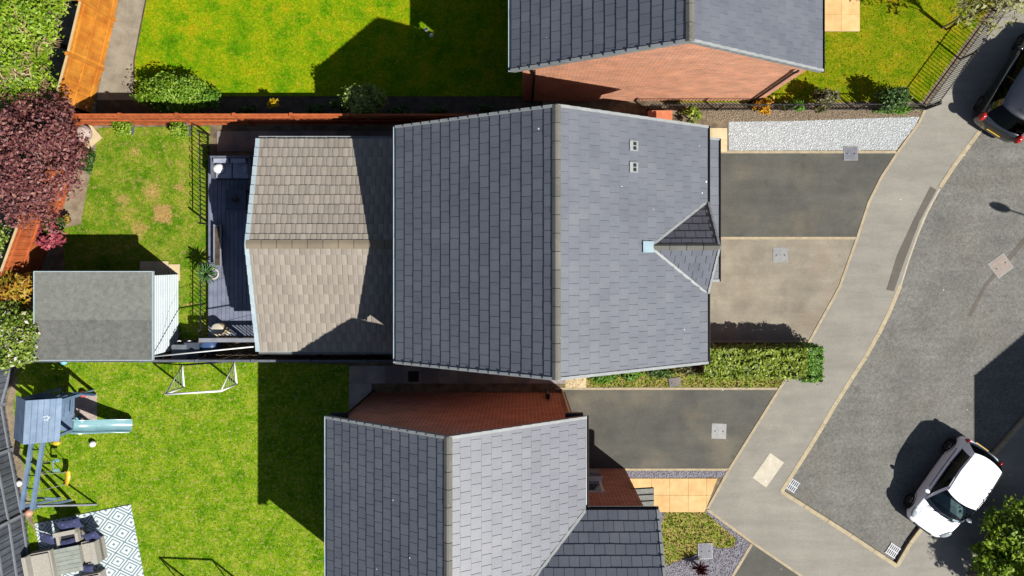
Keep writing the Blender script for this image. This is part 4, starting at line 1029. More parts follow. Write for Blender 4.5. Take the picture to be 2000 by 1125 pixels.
# trees beyond the west fence
for i, (p, z, rad, n, lab) in enumerate((((38, 50), 3.2, (1.25, 1.3, 1.3), 7500, 'tall fresh green tree with buff twigs behind the orange fence'),
        ((-20, 130), 3.0, (1.35, 1.5, 1.2), 6500, 'broad green tree overhanging between orange fence and purple tree'),
        ((70, -40), 3.0, (.9, 1.1, 1.2), 4000, 'green tree beside the far end of the orange fence'),
        ((46, 150), 2.6, (.8, .75, .9), 3600, 'smaller green shrubby tree next to the purple tree'))):
    c = wz(*p, z); r_ = tree('leafy_tree', (c[0], c[1]), c, rad, int(n * 1.7), .055, lf_green, lab, 'tree', 100 + i, clumps=70, spread=.13, trunk=.1, limbs=10)
    mb, _ = crown_mb(c, [k * 1.0 for k in rad], 520, .035, 300 + i, 60, .1, long=5); tw = mb.build('twigs', lf_twig, r_)
c = wz(66, 306, 3.2)
pt = tree('purple_tree', (c[0], c[1]), c, (1.38, 2.0, 1.5), 20000, .055, lf_purple, 'large purple leaved tree overhanging the garden corner', 'tree', 120, clumps=110, spread=.1, trunk=.13, limbs=14)
c = wz(92, 459, 1.0); tree('pink_shrub', (c[0], c[1]), c, (.48, .4, .3), 900, .06, lf_pink, 'pink leaved shrub at the foot of the red cedar fence', 'shrub', 121, clumps=14, spread=.18, trunk=.03)
c = wz(100, 450, .75); tree('dark_shrub', (c[0], c[1] + .1), c, (.42, .42, .3), 700, .06, lf_dark, 'dark leaved shrub just behind the pink shrub', 'shrub', 1211, clumps=12, trunk=.03)
c = wz(28, 655, 2.3); tree('flowering_tree', (c[0], c[1]), c, (.75, .95, .8), 4200, .06, lf_white, 'white flowering tree beside the felt shed roof', 'tree', 122, clumps=45, spread=.14)
c = wz(30, 565, 1.9); tree('golden_shrub', (c[0], c[1]), c, (.65, .62, .7), 1100, .06, lf_gold, 'sparse golden shrub between cedar fence and shed', 'shrub', 123, clumps=22, spread=.18, bark=m_bark_p, long=1.6)
c = wz(-2, 470, 2.0); tree('leafy_tree', (c[0] - .1, c[1]), c, (.28, .7, .8), 900, .06, lf_white, 'pale green tree just outside the red cedar fence', 'tree', 124, clumps=20)
c = wz(172, 312, .3); tree('green_shrub', (c[0], c[1]), c, (.18, .38, .3), 600, .05, lf_dark, 'small dark green shrub beside the stone ornament', 'shrub', 125, clumps=10)
c = wz(128, 430, .35); tree('yellow_flowers', (c[0], c[1]), c, (.18, .15, .15), 160, .05, lf_gold, 'small yellow flowered plant in the sandy bed', 'plant', 126, clumps=6, trunk=.015)
# bright lawn border
c = wz(340, 183, .75); tree('flowering_bush', (c[0], c[1] - .1), c, (1.28, .62, .72), 6500, .045, lf_bush, 'large rounded bush with pink flowers by the gravel path', 'bush', 130, clumps=90, spread=.12, zmin=.02, trunk=.05)
c = wz(417, 192, .5); tree('green_shrub', (c[0], c[1]), c, (.36, .3, .42), 800, .05, lf_hedge2, 'small bright shrub at the end of the pink flowered bush', 'shrub', 131, clumps=12, trunk=.03)
c = wz(710, 195, 1.7); tree('conifer_bush', (c[0], c[1]), c, (.62, .46, .8), 3800, .045, lf_olive, 'olive green bushy conifer in the shaded border', 'bush', 132, clumps=45, spread=.15, trunk=.06)
c = wz(672, 205, .9); tree('green_shrub', (c[0], c[1]), c, (.4, .2, .35), 700, .045, lf_dark, 'low shrub at the side of the olive conifer', 'shrub', 1321, clumps=12, trunk=.03)
c = wz(535, 203, .9); r_ = tree('flower_clump', (c[0], c[1]), c, (.2, .14, .14), 260, .05, lf_yellow, 'bright yellow flower clump behind the cedar fence', 'plant', 133, clumps=8, trunk=.02)
for i, p in enumerate(((480, 212), (620, 214), (780, 214), (860, 216), (950, 214))):
    c = wz(*p, .3); tree('border_plant', (c[0], c[1]), c, (.35, .16, .25), 350, .05, lf_dark, 'low dark plant in the shaded border behind the fence', 'plant', 140 + i, clumps=9, trunk=.02, group='low plants in the shaded border')
# potted round bushes
for i, (p, q, lab) in enumerate((((235, 250), (251, 252), 'round bush in square grey pot, the one with yellow tips nearer the stone ornament'), ((345, 254), (362, 255), 'round bush in square grey pot nearer the deck railing'))):
    b = W(*q); pr_ = root('potted_bush', (b.x, b.y, 0), lab, 'potted bush', 'round bushes in grey pots')
    MB().box((b.x, b.y, .17), (.38, .38, .34), taper=1.12).build('pot', m_pot, pr_)
    cc = W(*p, .55); mb, _ = crown_mb((cc.x + .07, cc.y, .58), (.3, .28, .26), 1300, .035, 150 + i, 30, .16); mb.build('foliage', lf_green, pr_)
    MB().tube([(b.x, b.y, .3), (cc.x + .05, cc.y, .55)], .02, 6).build('stem', m_bark, pr_)
# stone ornament
c = W(170, 264); so2 = root('stone_ornament', (c.x, c.y, 0), 'pinkish carved stone ornament on a pale slab', 'ornament')
MB().box((c.x + .1, c.y - .05, .03), (.62, .62, .06), Matrix.Rotation(.7, 3, 'Z')).build('plinth_slab', m_slab_cream, so2)
MB().ball((c.x, c.y, .3), .32, (1, 1, .8), 18, 12).build('carved_stone', m_stone, so2, True)
MB().ball((c.x - .2, c.y - .12, .36), .17, (1, .8, .9)).ball((c.x + .03, c.y + .1, .45), .17, (1.1, .8, .7)).build('carved_lobe', m_stone, so2, True)
# front garden shrubs
for i, (p, z, rad, n, lf, lab, nm) in enumerate((
    ((1490, 208), .45, (.3, .26, .32), 500, lf_orange, 'orange flowering shrub at the foot of the brick gable', 'flowering_shrub'),
    ((1556, 206), .3, (.22, .2, .25), 380, lf_hedge2, 'tiny fresh green shrub between the orange and brownish shrubs', 'green_shrub'),
    ((1532, 208), .25, (.15, .15, .2), 160, lf_brown, 'tiny faded shrub beside the orange flowering shrub', 'green_shrub'),
    ((1606, 196), .6, (.44, .36, .5), 1500, lf_brown, 'brownish rounded shrub behind the black railing', 'green_shrub'),
    ((1738, 192), .7, (.62, .42, .55), 2200, lf_dark, 'large dark green shrub near the railing corner', 'green_shrub'),
    ((1746, 214), .3, (.62, .16, .25), 900, lf_hedge2, 'bright green low shrub growing through the railing corner', 'green_shrub'),
    ((1352, 226), .6, (.26, .3, .5), 550, lf_hedge, 'yellow green upright shrub beside the main house corner', 'green_shrub'))):
    c = wz(*p, z); tree(nm, (c[0], c[1]), c, rad, n, .05, lf, lab, 'shrub', 160 + i, clumps=18, spread=.17, trunk=.03, zmin=.02)
c = W(1285, 232); tp = root('terracotta_planter', (c.x, c.y, 0), 'broken terracotta trough in the side passage', 'planter')
MB().box((c.x, c.y, .2), (.7, .3, .36), taper=1.1).build('trough', m_terra, tp); MB().box((c.x, c.y, .4), (.82, .42, .05)).build('rim', m_terra, tp)
# young tree with stake
b = W(1848, 58); c = (b.x - .05, b.y + .1, 2.7)
yt = tree('young_tree', (b.x, b.y), c, (1.15, 1.0, 1.5), 1500, .05, lf_pale, 'sparse young tree leaning over the railing by the pavement', 'tree', 170, clumps=40, spread=.12, trunk=.035, bark=m_bark, limbs=26, long=1.5)
MB().tube([(b.x - .14, b.y + .06, 0), (b.x - .14, b.y + .06, 1.1)], .035, 7).build('stake', m_bark_p, yt)
# clipped hedge
hx0, hx1 = gnd(1375, 700, 1.3)[0], gnd(1575, 700, 1.3)[0]; hy0, hy1 = gnd(1400, 735, .9)[1], gnd(1400, 682, 1.35)[1]
hd = root('clipped_hedge', ((hx0 + hx1) / 2, (hy0 + hy1) / 2, 0), 'clipped glossy hedge between two driveways', 'hedge')
def hedge_leaves(x0, x1, y0, y1, h, n, size, seed):
    rr = random.Random(seed); mb = MB(); vs = []; fs = []
    for i in range(n):
        f = rr.random(); x, y, z = rr.uniform(x0, x1), rr.uniform(y0, y1), rr.uniform(.08, h)
        nr = Vector((rr.gauss(0, .45), rr.gauss(0, .45), 1))
        if f < .5: z = h + rr.gauss(0, .04) + .09 * math.sin(x * 7 + 2 * math.sin(y * 9)) * math.sin(y * 11 + x * 3)
        elif f < .7: y = y0 + rr.gauss(0, .04); nr = Vector((rr.gauss(0, .5), -1, rr.gauss(.3, .5)))
        elif f < .85: y = y1 + rr.gauss(0, .04); nr = Vector((rr.gauss(0, .5), 1, rr.gauss(.3, .5)))
        elif f < .93: x = x1 + rr.gauss(0, .04); nr = Vector((1, rr.gauss(0, .5), rr.gauss(.3, .5)))
        nr.normalize(); t = Matrix.Rotation(rr.uniform(0, 6.28), 3, nr) @ nr.orthogonal().normalized(); b = nr.cross(t); s = size * rr.uniform(.45, 1.6); w = Vector((x, y, z)); q = len(vs)
        vs += [w - t * s, w + b * s * .5, w + t * s, w - b * s * .5]; fs.append((q, q + 1, q + 2, q + 3))
    mb.v, mb.f, mb.m = vs, fs, [0] * len(fs); return mb
hedge_leaves(hx0, hx1, hy0, hy1, 1.3, 9500, .055, 5).build('foliage', lf_hedge, hd)
MB().box(((hx0 + hx1) / 2, (hy0 + hy1) / 2, .55), (hx1 - hx0 - .2, hy1 - hy0 - .2, 1.0)).build('inner_twigs', m_bark, hd)
bx0, bx1 = hx1 - .03, gnd(1606, 700, 1.1)[0]; by0, by1 = hy0 - .12, hy1 + .03
bs_h = root('box_shrub', ((bx0 + bx1) / 2, (by0 + by1) / 2, 0), 'fresh green clipped shrub at the pavement end of the hedge', 'shrub')
hedge_leaves(bx0, bx1, by0, by1, 1.15, 4200, .042, 9).build('foliage', lf_hedge2, bs_h)
MB().box(((bx0 + bx1) / 2, (by0 + by1) / 2, .45), (bx1 - bx0 - .2, by1 - by0 - .25, .85)).build('inner_twigs', m_bark, bs_h)
c = wz(1240, 722, .15); 
for i, (p, rx) in enumerate((((1180, 736), .42), ((1235, 730), .45), ((1290, 724), .5), ((1350, 720), .5))):
    c = wz(*p, .15); tree('ground_cover', (c[0], c[1]), c, (rx, .2, .18), 700, .05, (lf_hedge2, lf_hedge2, lf_dark, lf_brown)[i], ('low green ground cover beside the cream front path', 'low green ground cover midway along the house side bed', 'low dark ground cover by the small slab in the side bed', 'low faded ground cover next to the clipped hedge')[i], 'plant', 190 + i, clumps=24, spread=.2, trunk=.015, zmin=.01)
c = W(1318, 746); MB().box((c.x, c.y, .02), (.42, .3, .04), Matrix.Rotation(.15, 3, 'Z')).build('stepping_slab', m_slab_grey, None, label='small grey slab lying in the hedge bed', cat='slab')
# spiky plants
def spiky(name, b, z, n, L, lf, label, pot=None, seed=1, wdt=.018):
    rr = random.Random(seed); r = root(name, (b[0], b[1], 0), label, 'plant'); mb = MB(); c = Vector((b[0], b[1], z))
    for i in range(n):
        a = rr.uniform(0, 6.28); el = rr.uniform(-.2, 1.35); d = Vector((math.cos(a) * math.cos(el), math.sin(a) * math.cos(el), math.sin(el))); l = L * rr.uniform(.6, 1.1)
        s = d.cross(Vector((0, 0, 1))).normalized() * wdt; m = c + d * l * .55; e = c + d * l - Vector((0, 0, .12 * l))
        mb.add([c - s * .6, c + s * .6, m + s, e, m - s], [(0, 1, 2, 3, 4)])
    mb.build('leaves', lf, r); MB().tube([(b[0], b[1], .02), (b[0], b[1], z)], .035, 7).build('stem', m_bark, r)
    if pot: MB().lathe((b[0], b[1], 0), [(.13, 0), (.19, .32), (.2, .36), (.15, .36), (.14, .28)], 16).build('pot', pot, r, True)
spiky('potted_palm', gnd(404, 535, .9), .9, 120, .45, lf_yucca, 'spiky green potted plant beside the deck railing', m_cover_l, 3)
c = gnd(1368, 1112, .4); spiky('red_cordyline', c, .35, 70, .38, lf_red, 'dark red spiky plant among the slate chippings', None, 4, .022)
# trees at the road's far corner
for i, (p, z, rad, n, lab, q) in enumerate((((1992, 1035), 1.4, (.98, 1.0, .95), 5600, 'bushy bright green tree near the white car', (1975, 1030)),
     ((1938, 1096), 1.0, (.62, .5, .7), 3000, 'smaller bright green shrub tree at the pavement edge by the white car', None),
     ((2195, 1329), 4.0, (.55, .5, .8), 2000, 'slender tree in the corner garden casting a round shadow on the pavement', None),
     ((2230, 1271), 4.0, (.5, .5, .8), 2000, 'slender tree beside the road bend casting a shadow by the white car', None))):
    c = wz(*p, z); tree('garden_tree', (c[0], c[1]), c, rad, n, .075, lf_green, lab, 'tree', 200 + i, clumps=36, spread=.17, trunk=.07)
sheet('lawn', [(1955, 1100), (2000, 1095), (2060, 1130), (2060, 1200), (1960, 1200)], .012, m_lawn_n)

# ------------------------------------------------------------------ play tower with slide and swings
ea = Vector((-.062, -.998, 0)); eb = Vector((.998, -.062, 0))       # along the ridge (south), across (east)
def T(o, s, e, z): return Vector(o) + ea * s + eb * e + Vector((0, 0, z))
po = W(50.5, 785, 2.9); po = Vector((po.x, po.y, 0)); TLn = 1.27; hw_ = .72; zr_, ze_ = 2.9, 2.2
pt = root('play_tower', T(po, TLn / 2, 0, 0), 'blue wooden play tower with pitched board roof', 'play tower')
rot_ = Matrix((eb, -ea, Vector((0, 0, 1)))).transposed()
for s in (-1, 1):
    nb = 6; a_ = math.atan2(zr_ - ze_, hw_); sl_ = math.hypot(hw_, zr_ - ze_)
    par = MB().add([T(po, -.02, 0, zr_ - .05), T(po, TLn + .02, 0, zr_ - .05), T(po, TLn + .02, s * (hw_ - .03), ze_ - .05), T(po, -.02, s * (hw_ - .03), ze_ - .05)], [(0, 1, 2, 3) if s < 0 else (3, 2, 1, 0)]).build('roof_panel', m_blue_d, pt)
    for k in range(nb):
        t0 = (k + .5) / nb; c = T(po, TLn / 2, s * hw_ * t0, zr_ + (ze_ - zr_) * t0)
        R3 = rot_ @ Matrix.Rotation(s * a_, 3, 'Y')
        MB().box(c, (sl_ / nb - .008, TLn + .08, .022), R3).build('roof_board', m_blue, par)
for s in (.08, TLn - .08):
    for e in (-.55, .55):
        MB().bar(T(po, s, e, 0), T(po, s, e, ze_ + .12), .09, .09, up=ea).build('post', m_blue, pt)
    MB().add([T(po, s, -.6, ze_ + .08), T(po, s, .6, ze_ + .08), T(po, s, 0, zr_ - .06)], [(0, 1, 2)]).build('gable_board', m_blue_d, pt)
MB().box(T(po, TLn / 2, 0, 1.2), (1.15, TLn - .1, .06), rot_).build('platform', m_blue, pt)
for k in range(6): MB().bar(T(po, .04, -.5 + k * .2, 1.25), T(po, .04, -.5 + k * .2, 1.85), .12, .02, up=ea).build('side_board', m_blue_d, pt)
for k in range(5): MB().bar(T(po, .2 + k * .22, -.58, 1.25), T(po, .2 + k * .22, -.58, 1.85), .13, .02, up=eb).build('side_board', m_blue_d, pt)
for z in (1.35, 1.8): MB().bar(T(po, .05, .57, z), T(po, TLn * .5, .57, z), .05, .05).build('rail', m_blue, pt)
# pale blotch on the roof
mk = MB(); cc = T(po, .55, hw_ * .62, zr_ + (ze_ - zr_) * .62 + .03); sd3 = rot_ @ Matrix.Rotation(math.atan2(zr_ - ze_, hw_), 3, 'Y')
for a in range(5):
    rq = R.uniform(.02, .09); q = sd3 @ Vector((rq * math.cos(a * 1.257), rq * math.sin(a * 1.257), 0)); mk.box(cc + q, (R.uniform(.05, .11), R.uniform(.03, .07), .006), sd3 @ Matrix.Rotation(R.uniform(0, 3), 3, 'Z'))
mk.build('roof_mark', m_upvc, pt)
# slide
sl0 = T(po, 1.05, .6, 1.22); sl1 = W(262, 829); N = 14; prof = []
for k in range(N + 1):
    t = k / N; z = 1.22 * (1 - t) + .16 * t + .1 * math.sin(t * 6.28) * (1 - t); z = max(z, .15)
    prof.append(Vector((sl0.x + (sl1.x - sl0.x) * t, sl0.y + (sl1.y - sl0.y) * t, z)))
d = (prof[-1] - prof[0]); d.z = 0; d.normalize(); sdv = Vector((-d.y, d.x, 0)); hwid = .2
mb = MB(); sec = [(-1.15, .1), (-1.0, .11), (-.9, 0), (0, -.02), (.9, 0), (1.0, .11), (1.15, .1)]
vs = []
for p in prof: vs += [p + sdv * (hwid * a) + Vector((0, 0, b)) for a, b in sec]
n = len(sec); fs = [(i * n + j, (i + 1) * n + j, (i + 1) * n + j + 1, i * n + j + 1)[::-1] for i in range(N) for j in range(n - 1)]
slo = mb.add(vs, fs).build('slide', m_teal, pt, True)
MB().bar(prof[-2] - Vector((0, 0, .15)), prof[-2] + Vector((0, 0, -.03)), .3, .05, up=d).build('slide_foot', m_teal, slo)
# climbing ramp beam and rope, ground mat
MB().bar(T(po, -.02, .5, 1.2), W(186, 771, .05), .09, .05).build('ramp_beam', m_blue_d, pt)
MB().bar(T(po, -.02, .1, 1.2), W(150, 770, .05), .09, .05).build('ramp_beam', m_blue_d, pt)
MB().tube([T(po, .6, .6, .9), W(150, 812, .3), W(160, 826, .2)], .02, 6).build('rope', m_iron, pt)
a, b = W(132, 766), W(190, 824)
slabs('play_mat', 138, 768, 190, 822, 2, 2, m_stone, .02)
MB().tube([W(140, 812, .35), W(150, 808, .4), W(158, 816, .4), W(150, 822, .35)], .015, 6, closed=True).build('hoop_toy', m_iron, None, label='dark hoop toy beside the top of the teal slide', cat='toy')
c = W(151, 818, .15); MB().ball((c.x, c.y, .1), .1, (1.2, .8, .6)).build('pale_toy', m_cyan, None, True, label='pale blue oval toy on the play mat', cat='toy')
c = W(150, 773, .5); MB().ball((c.x, c.y, .12), .12).build('red_ball', M('red_plastic', [A(206, 84, 86), A(226, 110, 108)], 4, rough=.4), None, True, label='red and white ball beside the play tower', cat='ball')
c = W(107, 866, .2); MB().ball((c.x, c.y, .1), .12, (1.2, .8, .8)).build('yellow_toy', m_yellow, None, True, label='yellow orange toy under the edge of the play tower roof', cat='toy')
# swing frame
sw = root('swing_set', W(95, 935), 'blue double beam swing set joined to the play tower', 'swing set')
B1 = (W(62, 862, 2.15), W(43, 994, 2.15)); B2 = (W(84, 862, 2.15), W(63, 996, 2.15))
for p, q in (B1, B2): MB().bar(p, q, .1, .14).build('swing_beam', m_blue, sw)
for q, g_ in ((B1[1], (117, 973)), (B2[1], (138, 977))): MB().bar(q - Vector((0, 0, .05)) + Vector((0.02, .06, 0)), W(*g_, 0), .08, .08).build('leg', m_blue, sw)
MB().bar(B2[1] + Vector((0, .1, -.1)), W(189, 985, 0), .06, .06).build('leg', m_fence_gl, sw)
MB().bar(B1[1] + Vector((0, .15, -.7)), B2[1] + Vector((.35, .15, -.7)), .06, .05).build('cross_brace', m_blue, sw)
for k in range(5):
    t = .12 + k * .19; MB().bar(B1[0].lerp(B1[1], t), B2[0].lerp(B2[1], t), .03, .03).build('cross_rod', m_iron, sw)
def swing(nm, t0, t1, seat_px, mat, lab):
    a, b = B2[0].lerp(B2[1], t0), B2[0].lerp(B2[1], t1); c = W(*seat_px, .45); c.x = max(c.x, a.x)
    dirv = (b - a).normalized()
    def ropes(r):
      for s, p in ((-1, a), (1, b)): MB().tube([p, c + dirv * s * .2 + Vector((0, 0, .06))], .012, 6).build('rope', m_rope, r)
    vs = []; mb = MB(); N = 9
    for k in range(N):
        u_ = -1 + 2 * k / (N - 1); p = c + dirv * (u_ * .24) + Vector((0, 0, .09 * u_ * u_))
        for w_ in (-.09, .09): vs += [p + Vector((w_, 0, .012)), p + Vector((w_, 0, -.012))]
    fs = []
    for k in range(N - 1):
        q = k * 4; fs += [(q, q + 2, q + 6, q + 4), (q + 1, q + 5, q + 7, q + 3), (q, q + 4, q + 5, q + 1), (q + 2, q + 3, q + 7, q + 6)]
    o = mb.add(vs, fs).build(nm, mat, sw, True); o['label'] = lab; ropes(o)
swing('swing_seat', .48, .74, (104, 933), m_yellow, 'yellow curved swing seat hanging from blue beam')
c = W(104, 909, .6); gl_ = MB().bar(c + Vector((0, -.16, 0)), c + Vector((0, .16, 0)), .03, .03).build('glider_bar', m_teal, sw); gl_['label'] = 'pale teal glider swing hanging from blue beam'
for s in (-1, 1):
    MB().box(c + Vector((.1, s * .16, 0)), (.2, .09, .05)).build('glider_seat', m_teal, gl_)
    MB().tube([B2[0].lerp(B2[1], .32 if s > 0 else .46), c + Vector((0, s * .16, 0))], .012, 6).build('rope', m_rope, gl_)

# ------------------------------------------------------------------ goals and balls
def goal(c1, c2, b1, b2, h, label, net=True):
    P1, P2, Q1, Q2 = W(*c1), W(*c2), W(*b1), W(*b2); up = Vector((0, 0, h)); r = root('football_goal', (P1 + P2) / 2, label, 'goal')
    rr = .035; e = Vector((0, 0, rr))
    MB().tube([P1 + up, P2 + up], rr, 8).build('crossbar', m_white, r, True)
    for p, q in ((P1, Q1), (P2, Q2)):
        MB().tube([p, p + up], rr, 8).build('post', m_white, r, True)
        MB().tube([p + e, q + e], rr, 8).build('ground_bar', m_white, r, True)
        MB().tube([q + e, p + up], rr * .6, 8).build('back_stay', m_white, r, True)
        nm = MB()
        for k in range(1, 8):
            t = k / 8; nm.tube([p.lerp(q, t) + e, p.lerp(q, t) + up * (1 - t)], .004, 3); nm.tube([p + up * t, p.lerp(q, 1 - t) + up * t], .004, 3)
        nm.build('net', m_net, r)
    MB().tube([Q1 + e, Q2 + e], rr * .6, 6).build('back_bar', m_iron, r, True)
goal((360, 756), (463, 750), (357, 713), (458, 706), 1.5, 'white football goal by the weathered fence')
goal((372, 1136), (474, 1140), (402, 1200), (500, 1204), 1.5, 'football goal facing the house, its frame shadow on the mottled lawn')
for p, r_, mt, lab in (((181, 867), .11, m_white, 'white ball on the lawn below the slide'), ((37, 944), .11, m_white, 'white ball between the grey fence and the swing beams'), ((57, 1001), .13, m_peach, 'peach coloured ball at the foot of the grey fence'), ((125, 706), .12, m_cyan, 'pale blue ball beside the shed and weathered fence')):
    c = W(*p, r_); MB().ball((c.x, c.y, r_), r_, (1, 1, 1), 18, 12).build('ball', mt, None, True, label=lab, cat='ball')
# lamp-like garden ornaments on the bright lawn
for p, lab in (((836, 66), 'small white garden light standing where sunlight crosses the shaded lawn'), ((846, 77), 'small white garden light further into the shaded lawn')):
    c = W(*p); r_ = root('garden_light', (c.x, c.y, 0), lab, 'garden light')
    MB().tube([(c.x, c.y, 0), (c.x + .0, c.y, .5)], .015, 6).build('stake', m_white, r_); MB().ball((c.x, c.y, .52), .07).build('globe', m_white, r_, True)

# ------------------------------------------------------------------ rug and garden furniture
e1 = Vector((.981, .194, 0)); e2 = Vector((.183, -.983, 0)); ro = W(69, 1022)
m, n_, l_, bs = newmat('rug_diamonds')
a_ = W(1000 + 24.7, 500 + 11.7) - W(1000, 500); b_ = W(1000 - 16.9, 500 + 21.5) - W(1000, 500); o_ = W(40 + 1480 / 7.69, 1000 + 60 / 7.69)
det = a_.x * b_.y - a_.y * b_.x; Ad = Vector((b_.y, -b_.x, 0)) / det; Bd = Vector((-a_.y, a_.x, 0)) / det
Pn = coords(n_)
def lat(D):
    v = n_.new('ShaderNodeVectorMath'); v.operation = 'DOT_PRODUCT'; l_.new(Pn, v.inputs[0]); v.inputs[1].default_value = D
    f = math_(n_, l_, 'FRACT', math_(n_, l_, 'ADD', v.outputs['Value'], 40.5 - D.dot(o_)))
    return math_(n_, l_, 'ABSOLUTE', math_(n_, l_, 'SUBTRACT', f, .5))
f_ = math_(n_, l_, 'MAXIMUM', lat(Ad), lat(Bd))
k1 = math_(n_, l_, 'GREATER_THAN', f_, .455); k2 = math_(n_, l_, 'MULTIPLY', math_(n_, l_, 'GREATER_THAN', f_, .27), math_(n_, l_, 'LESS_THAN', f_, .345)); k3 = math_(n_, l_, 'LESS_THAN', f_, .085)
kk = math_(n_, l_, 'ADD', k1, math_(n_, l_, 'ADD', k2, k3), True)
wv = noise(n_, l_, 60, 2, .6, Pn)
col = mixc(n_, l_, kk, A(226, 236, 236, 1.0), A(112, 138, 150)); col = mixc(n_, l_, 1.0, col, ramp_out(n_, l_, contrast(n_, l_, wv.outputs[0], .3, .7), .92, 1.08), 'MULTIPLY')
l_.new(col, bs.inputs['Base Color']); bs.inputs['Roughness'].default_value = .9; m_rug = m
def G(u, v, z=0): return ro + e1 * u + e2 * v + Vector((0, 0, z))
rug = MB().box(G(1.67, 1.9, .035), (3.34, 3.8, .012), Matrix((e1, -e2, Vector((0, 0, 1)))).transposed())
rug.build('outdoor_rug', m_rug, None, label='white outdoor rug with teal diamond pattern on the lawn', cat='rug')
# navy patterned cushion fabric
m, n_, l_, bs = newmat('cushion_navy_pattern'); tc = n_.new('ShaderNodeTexCoord'); vn = n_.new('ShaderNodeTexVoronoi'); vn.inputs['Scale'].default_value = 9; vn.distance = 'MANHATTAN'; l_.new(tc.outputs['Object'], vn.inputs['Vector'])
r__ = ramp(n_, [A(128, 138, 176), A(40, 50, 100), A(30, 40, 88)], [0, .38, 1]); l_.new(vn.outputs['Distance'], r__.inputs[0]); l_.new(r__.outputs[0], bs.inputs['Base Color']); bs.inputs['Roughness'].default_value = .9; m_navy = m
RG = Matrix((e1, -e2, Vector((0, 0, 1)))).transposed()
def uv(px_, py_, z): 
    d = W(px_, py_, z) - ro; return d.dot(e1), d.dot(e2)
def cushion(p, z, sz, rx, ry, parent, lab=None):
    u, v = uv(*p, z); c = G(u, v, 0); c.z = z; mb = MB(); nu, nv = 8, 8; R3 = RG @ Matrix.Rotation(ry, 3, 'Z') @ Matrix.Rotation(rx, 3, 'X')
    vs = []; fs = []
    for s in (1, -1):
        for i in range(nu + 1):
            for j in range(nv + 1):
                x, y = i / nu * 2 - 1, j / nv * 2 - 1; h = ((1 - x ** 4) * (1 - y ** 4)) ** .5 * sz[2] * s
                pin = 1 - .08 * (1 - abs(x * y)); vs.append(c + R3 @ Vector((x * sz[0] * pin, y * sz[1] * pin, h)))
    k = (nu + 1) * (nv + 1)
    for i in range(nu):
        for j in range(nv):
            q = i * (nv + 1) + j; fs += [(q, q + nv + 1, q + nv + 2, q + 1), (k + q + 1, k + q + nv + 2, k + q + nv + 1, k + q)]
    mb.add(vs, fs); o = mb.build('scatter_cushion', m_navy, parent, True)
    return tag(o, lab, 'cushion') if lab else o
def lounge(nm, p, z, w, d, back, label, arms=True):
    """p = centre in the photo at height z; back = side of the backrest: (du, dv)"""
    u, v = uv(*p, z); r = root(nm, G(u, v, .04), label, 'chair')
    MB().box(G(u, v, .24), (w, d, .36), RG).build('seat_base', m_wicker, r)
    MB().box(G(u - back[0] * .05, v - back[1] * .05, .44), (w - .12 - .08 * abs(back[0]), d - .12 - .08 * abs(back[1]), .07), RG).build('seat_cushion', m_darkgap if label.find('facing') > 0 else m_wicker, r)
    bx = (w - .16) / 2 if back[0] else 0
    c = G(u + back[0] * (w / 2 - .07), v + back[1] * (d / 2 - .07), .5)
    MB().box(c, ((.14 if back[0] else w), (.14 if back[1] else d), .46), RG).build('backrest', m_wicker, r)
    if arms:
        for s in (-1, 1):
            c = G(u + (s * (w / 2 - .05) if back[1] else 0), v + (s * (d / 2 - .05) if back[0] else 0), .46)
            MB().box(c, ((.1 if back[1] else w * .96), (.1 if back[0] else d * .96), .28), RG).build('armrest', m_wicker, r)
    return r
u, v = uv(134, 1095, .68); tr = root('garden_table', G(u, v, .04), 'square slatted garden table on the patterned rug', 'table')
for k in range(6): MB().box(G(u, v - .36 + k * .144, .66), (.86, .136, .03), RG).build('table_slat', m_tabletop, tr)
MB().box(G(u, v, .34), (.74, .74, .6), RG).build('table_base', m_wicker, tr)
lounge('wicker_chair', (134, 1048), .5, .74, .46, (0, -1), 'beige wicker chair facing the slatted table from the swing side')
lounge('wicker_sofa', (80, 1110), .45, .8, 1.05, (-1, 0), 'beige wicker sofa between slatted table and grey fence', False)
lounge('wicker_chair', (178, 1080), .5, .6, .74, (1, 0), 'beige wicker chair on the open side of the rug', False)
lounge('wicker_chair', (178, 1142), .5, .7, .6, (0, 1), 'beige wicker chair at the far corner of the slatted table', False)
cushion((136, 1026), .62, (.4, .2, .07), .5, 0, None, 'long navy patterned cushion propped on the wicker chair back')
cushion((133, 1063), .5, (.33, .17, .06), .2, 0, None, 'navy patterned cushion on the seat facing the slatted table')
cushion((92, 1052), .55, (.27, .24, .08), .6, -.5, None, 'navy patterned cushion leaning at the sofa end')
cushion((179, 1049), .55, (.26, .2, .08), .7, .1, None, 'navy patterned cushion leaning on the open side chair')
cushion((171, 1111), .5, (.22, .15, .08), .5, -.3, None, 'navy patterned cushion by the far table corner')

# ------------------------------------------------------------------ cars
m_carw = M('car_white_paint', [(.6, .61, .63)], 3, rough=.28, spec=.5, coat=.5)
m_carb = M('car_black_paint', [A(22, 22, 28), A(26, 26, 34)], 3, rough=.2, spec=.6, coat=.8)
m_tyre = M('tyre_rubber', [A(24, 24, 25)], 4, rough=.9)
m_rim = M('alloy_rim', [A(120, 124, 130)], 4, rough=.35, metal=.8)
m_red = M('tail_light_red', [A(190, 24, 26), A(214, 44, 40)], 6, rough=.15, spec=.6)
m_lamp = M('headlight_clear', [A(150, 158, 166), A(196, 204, 208)], 14, rough=.1, spec=.7)
m_plate = M('number_plate_yellow', [A(214, 172, 30)], 4, rough=.5)
m_plate_w = M('number_plate_white', [A(220, 220, 214)], 4, rough=.5)
m_dash = M('dashboard_pale', [A(150, 172, 170, 1.6), A(170, 190, 186, 1.6)], 5)
m_seat = M('car_seat', [A(60, 60, 66, 1.5)], 5)
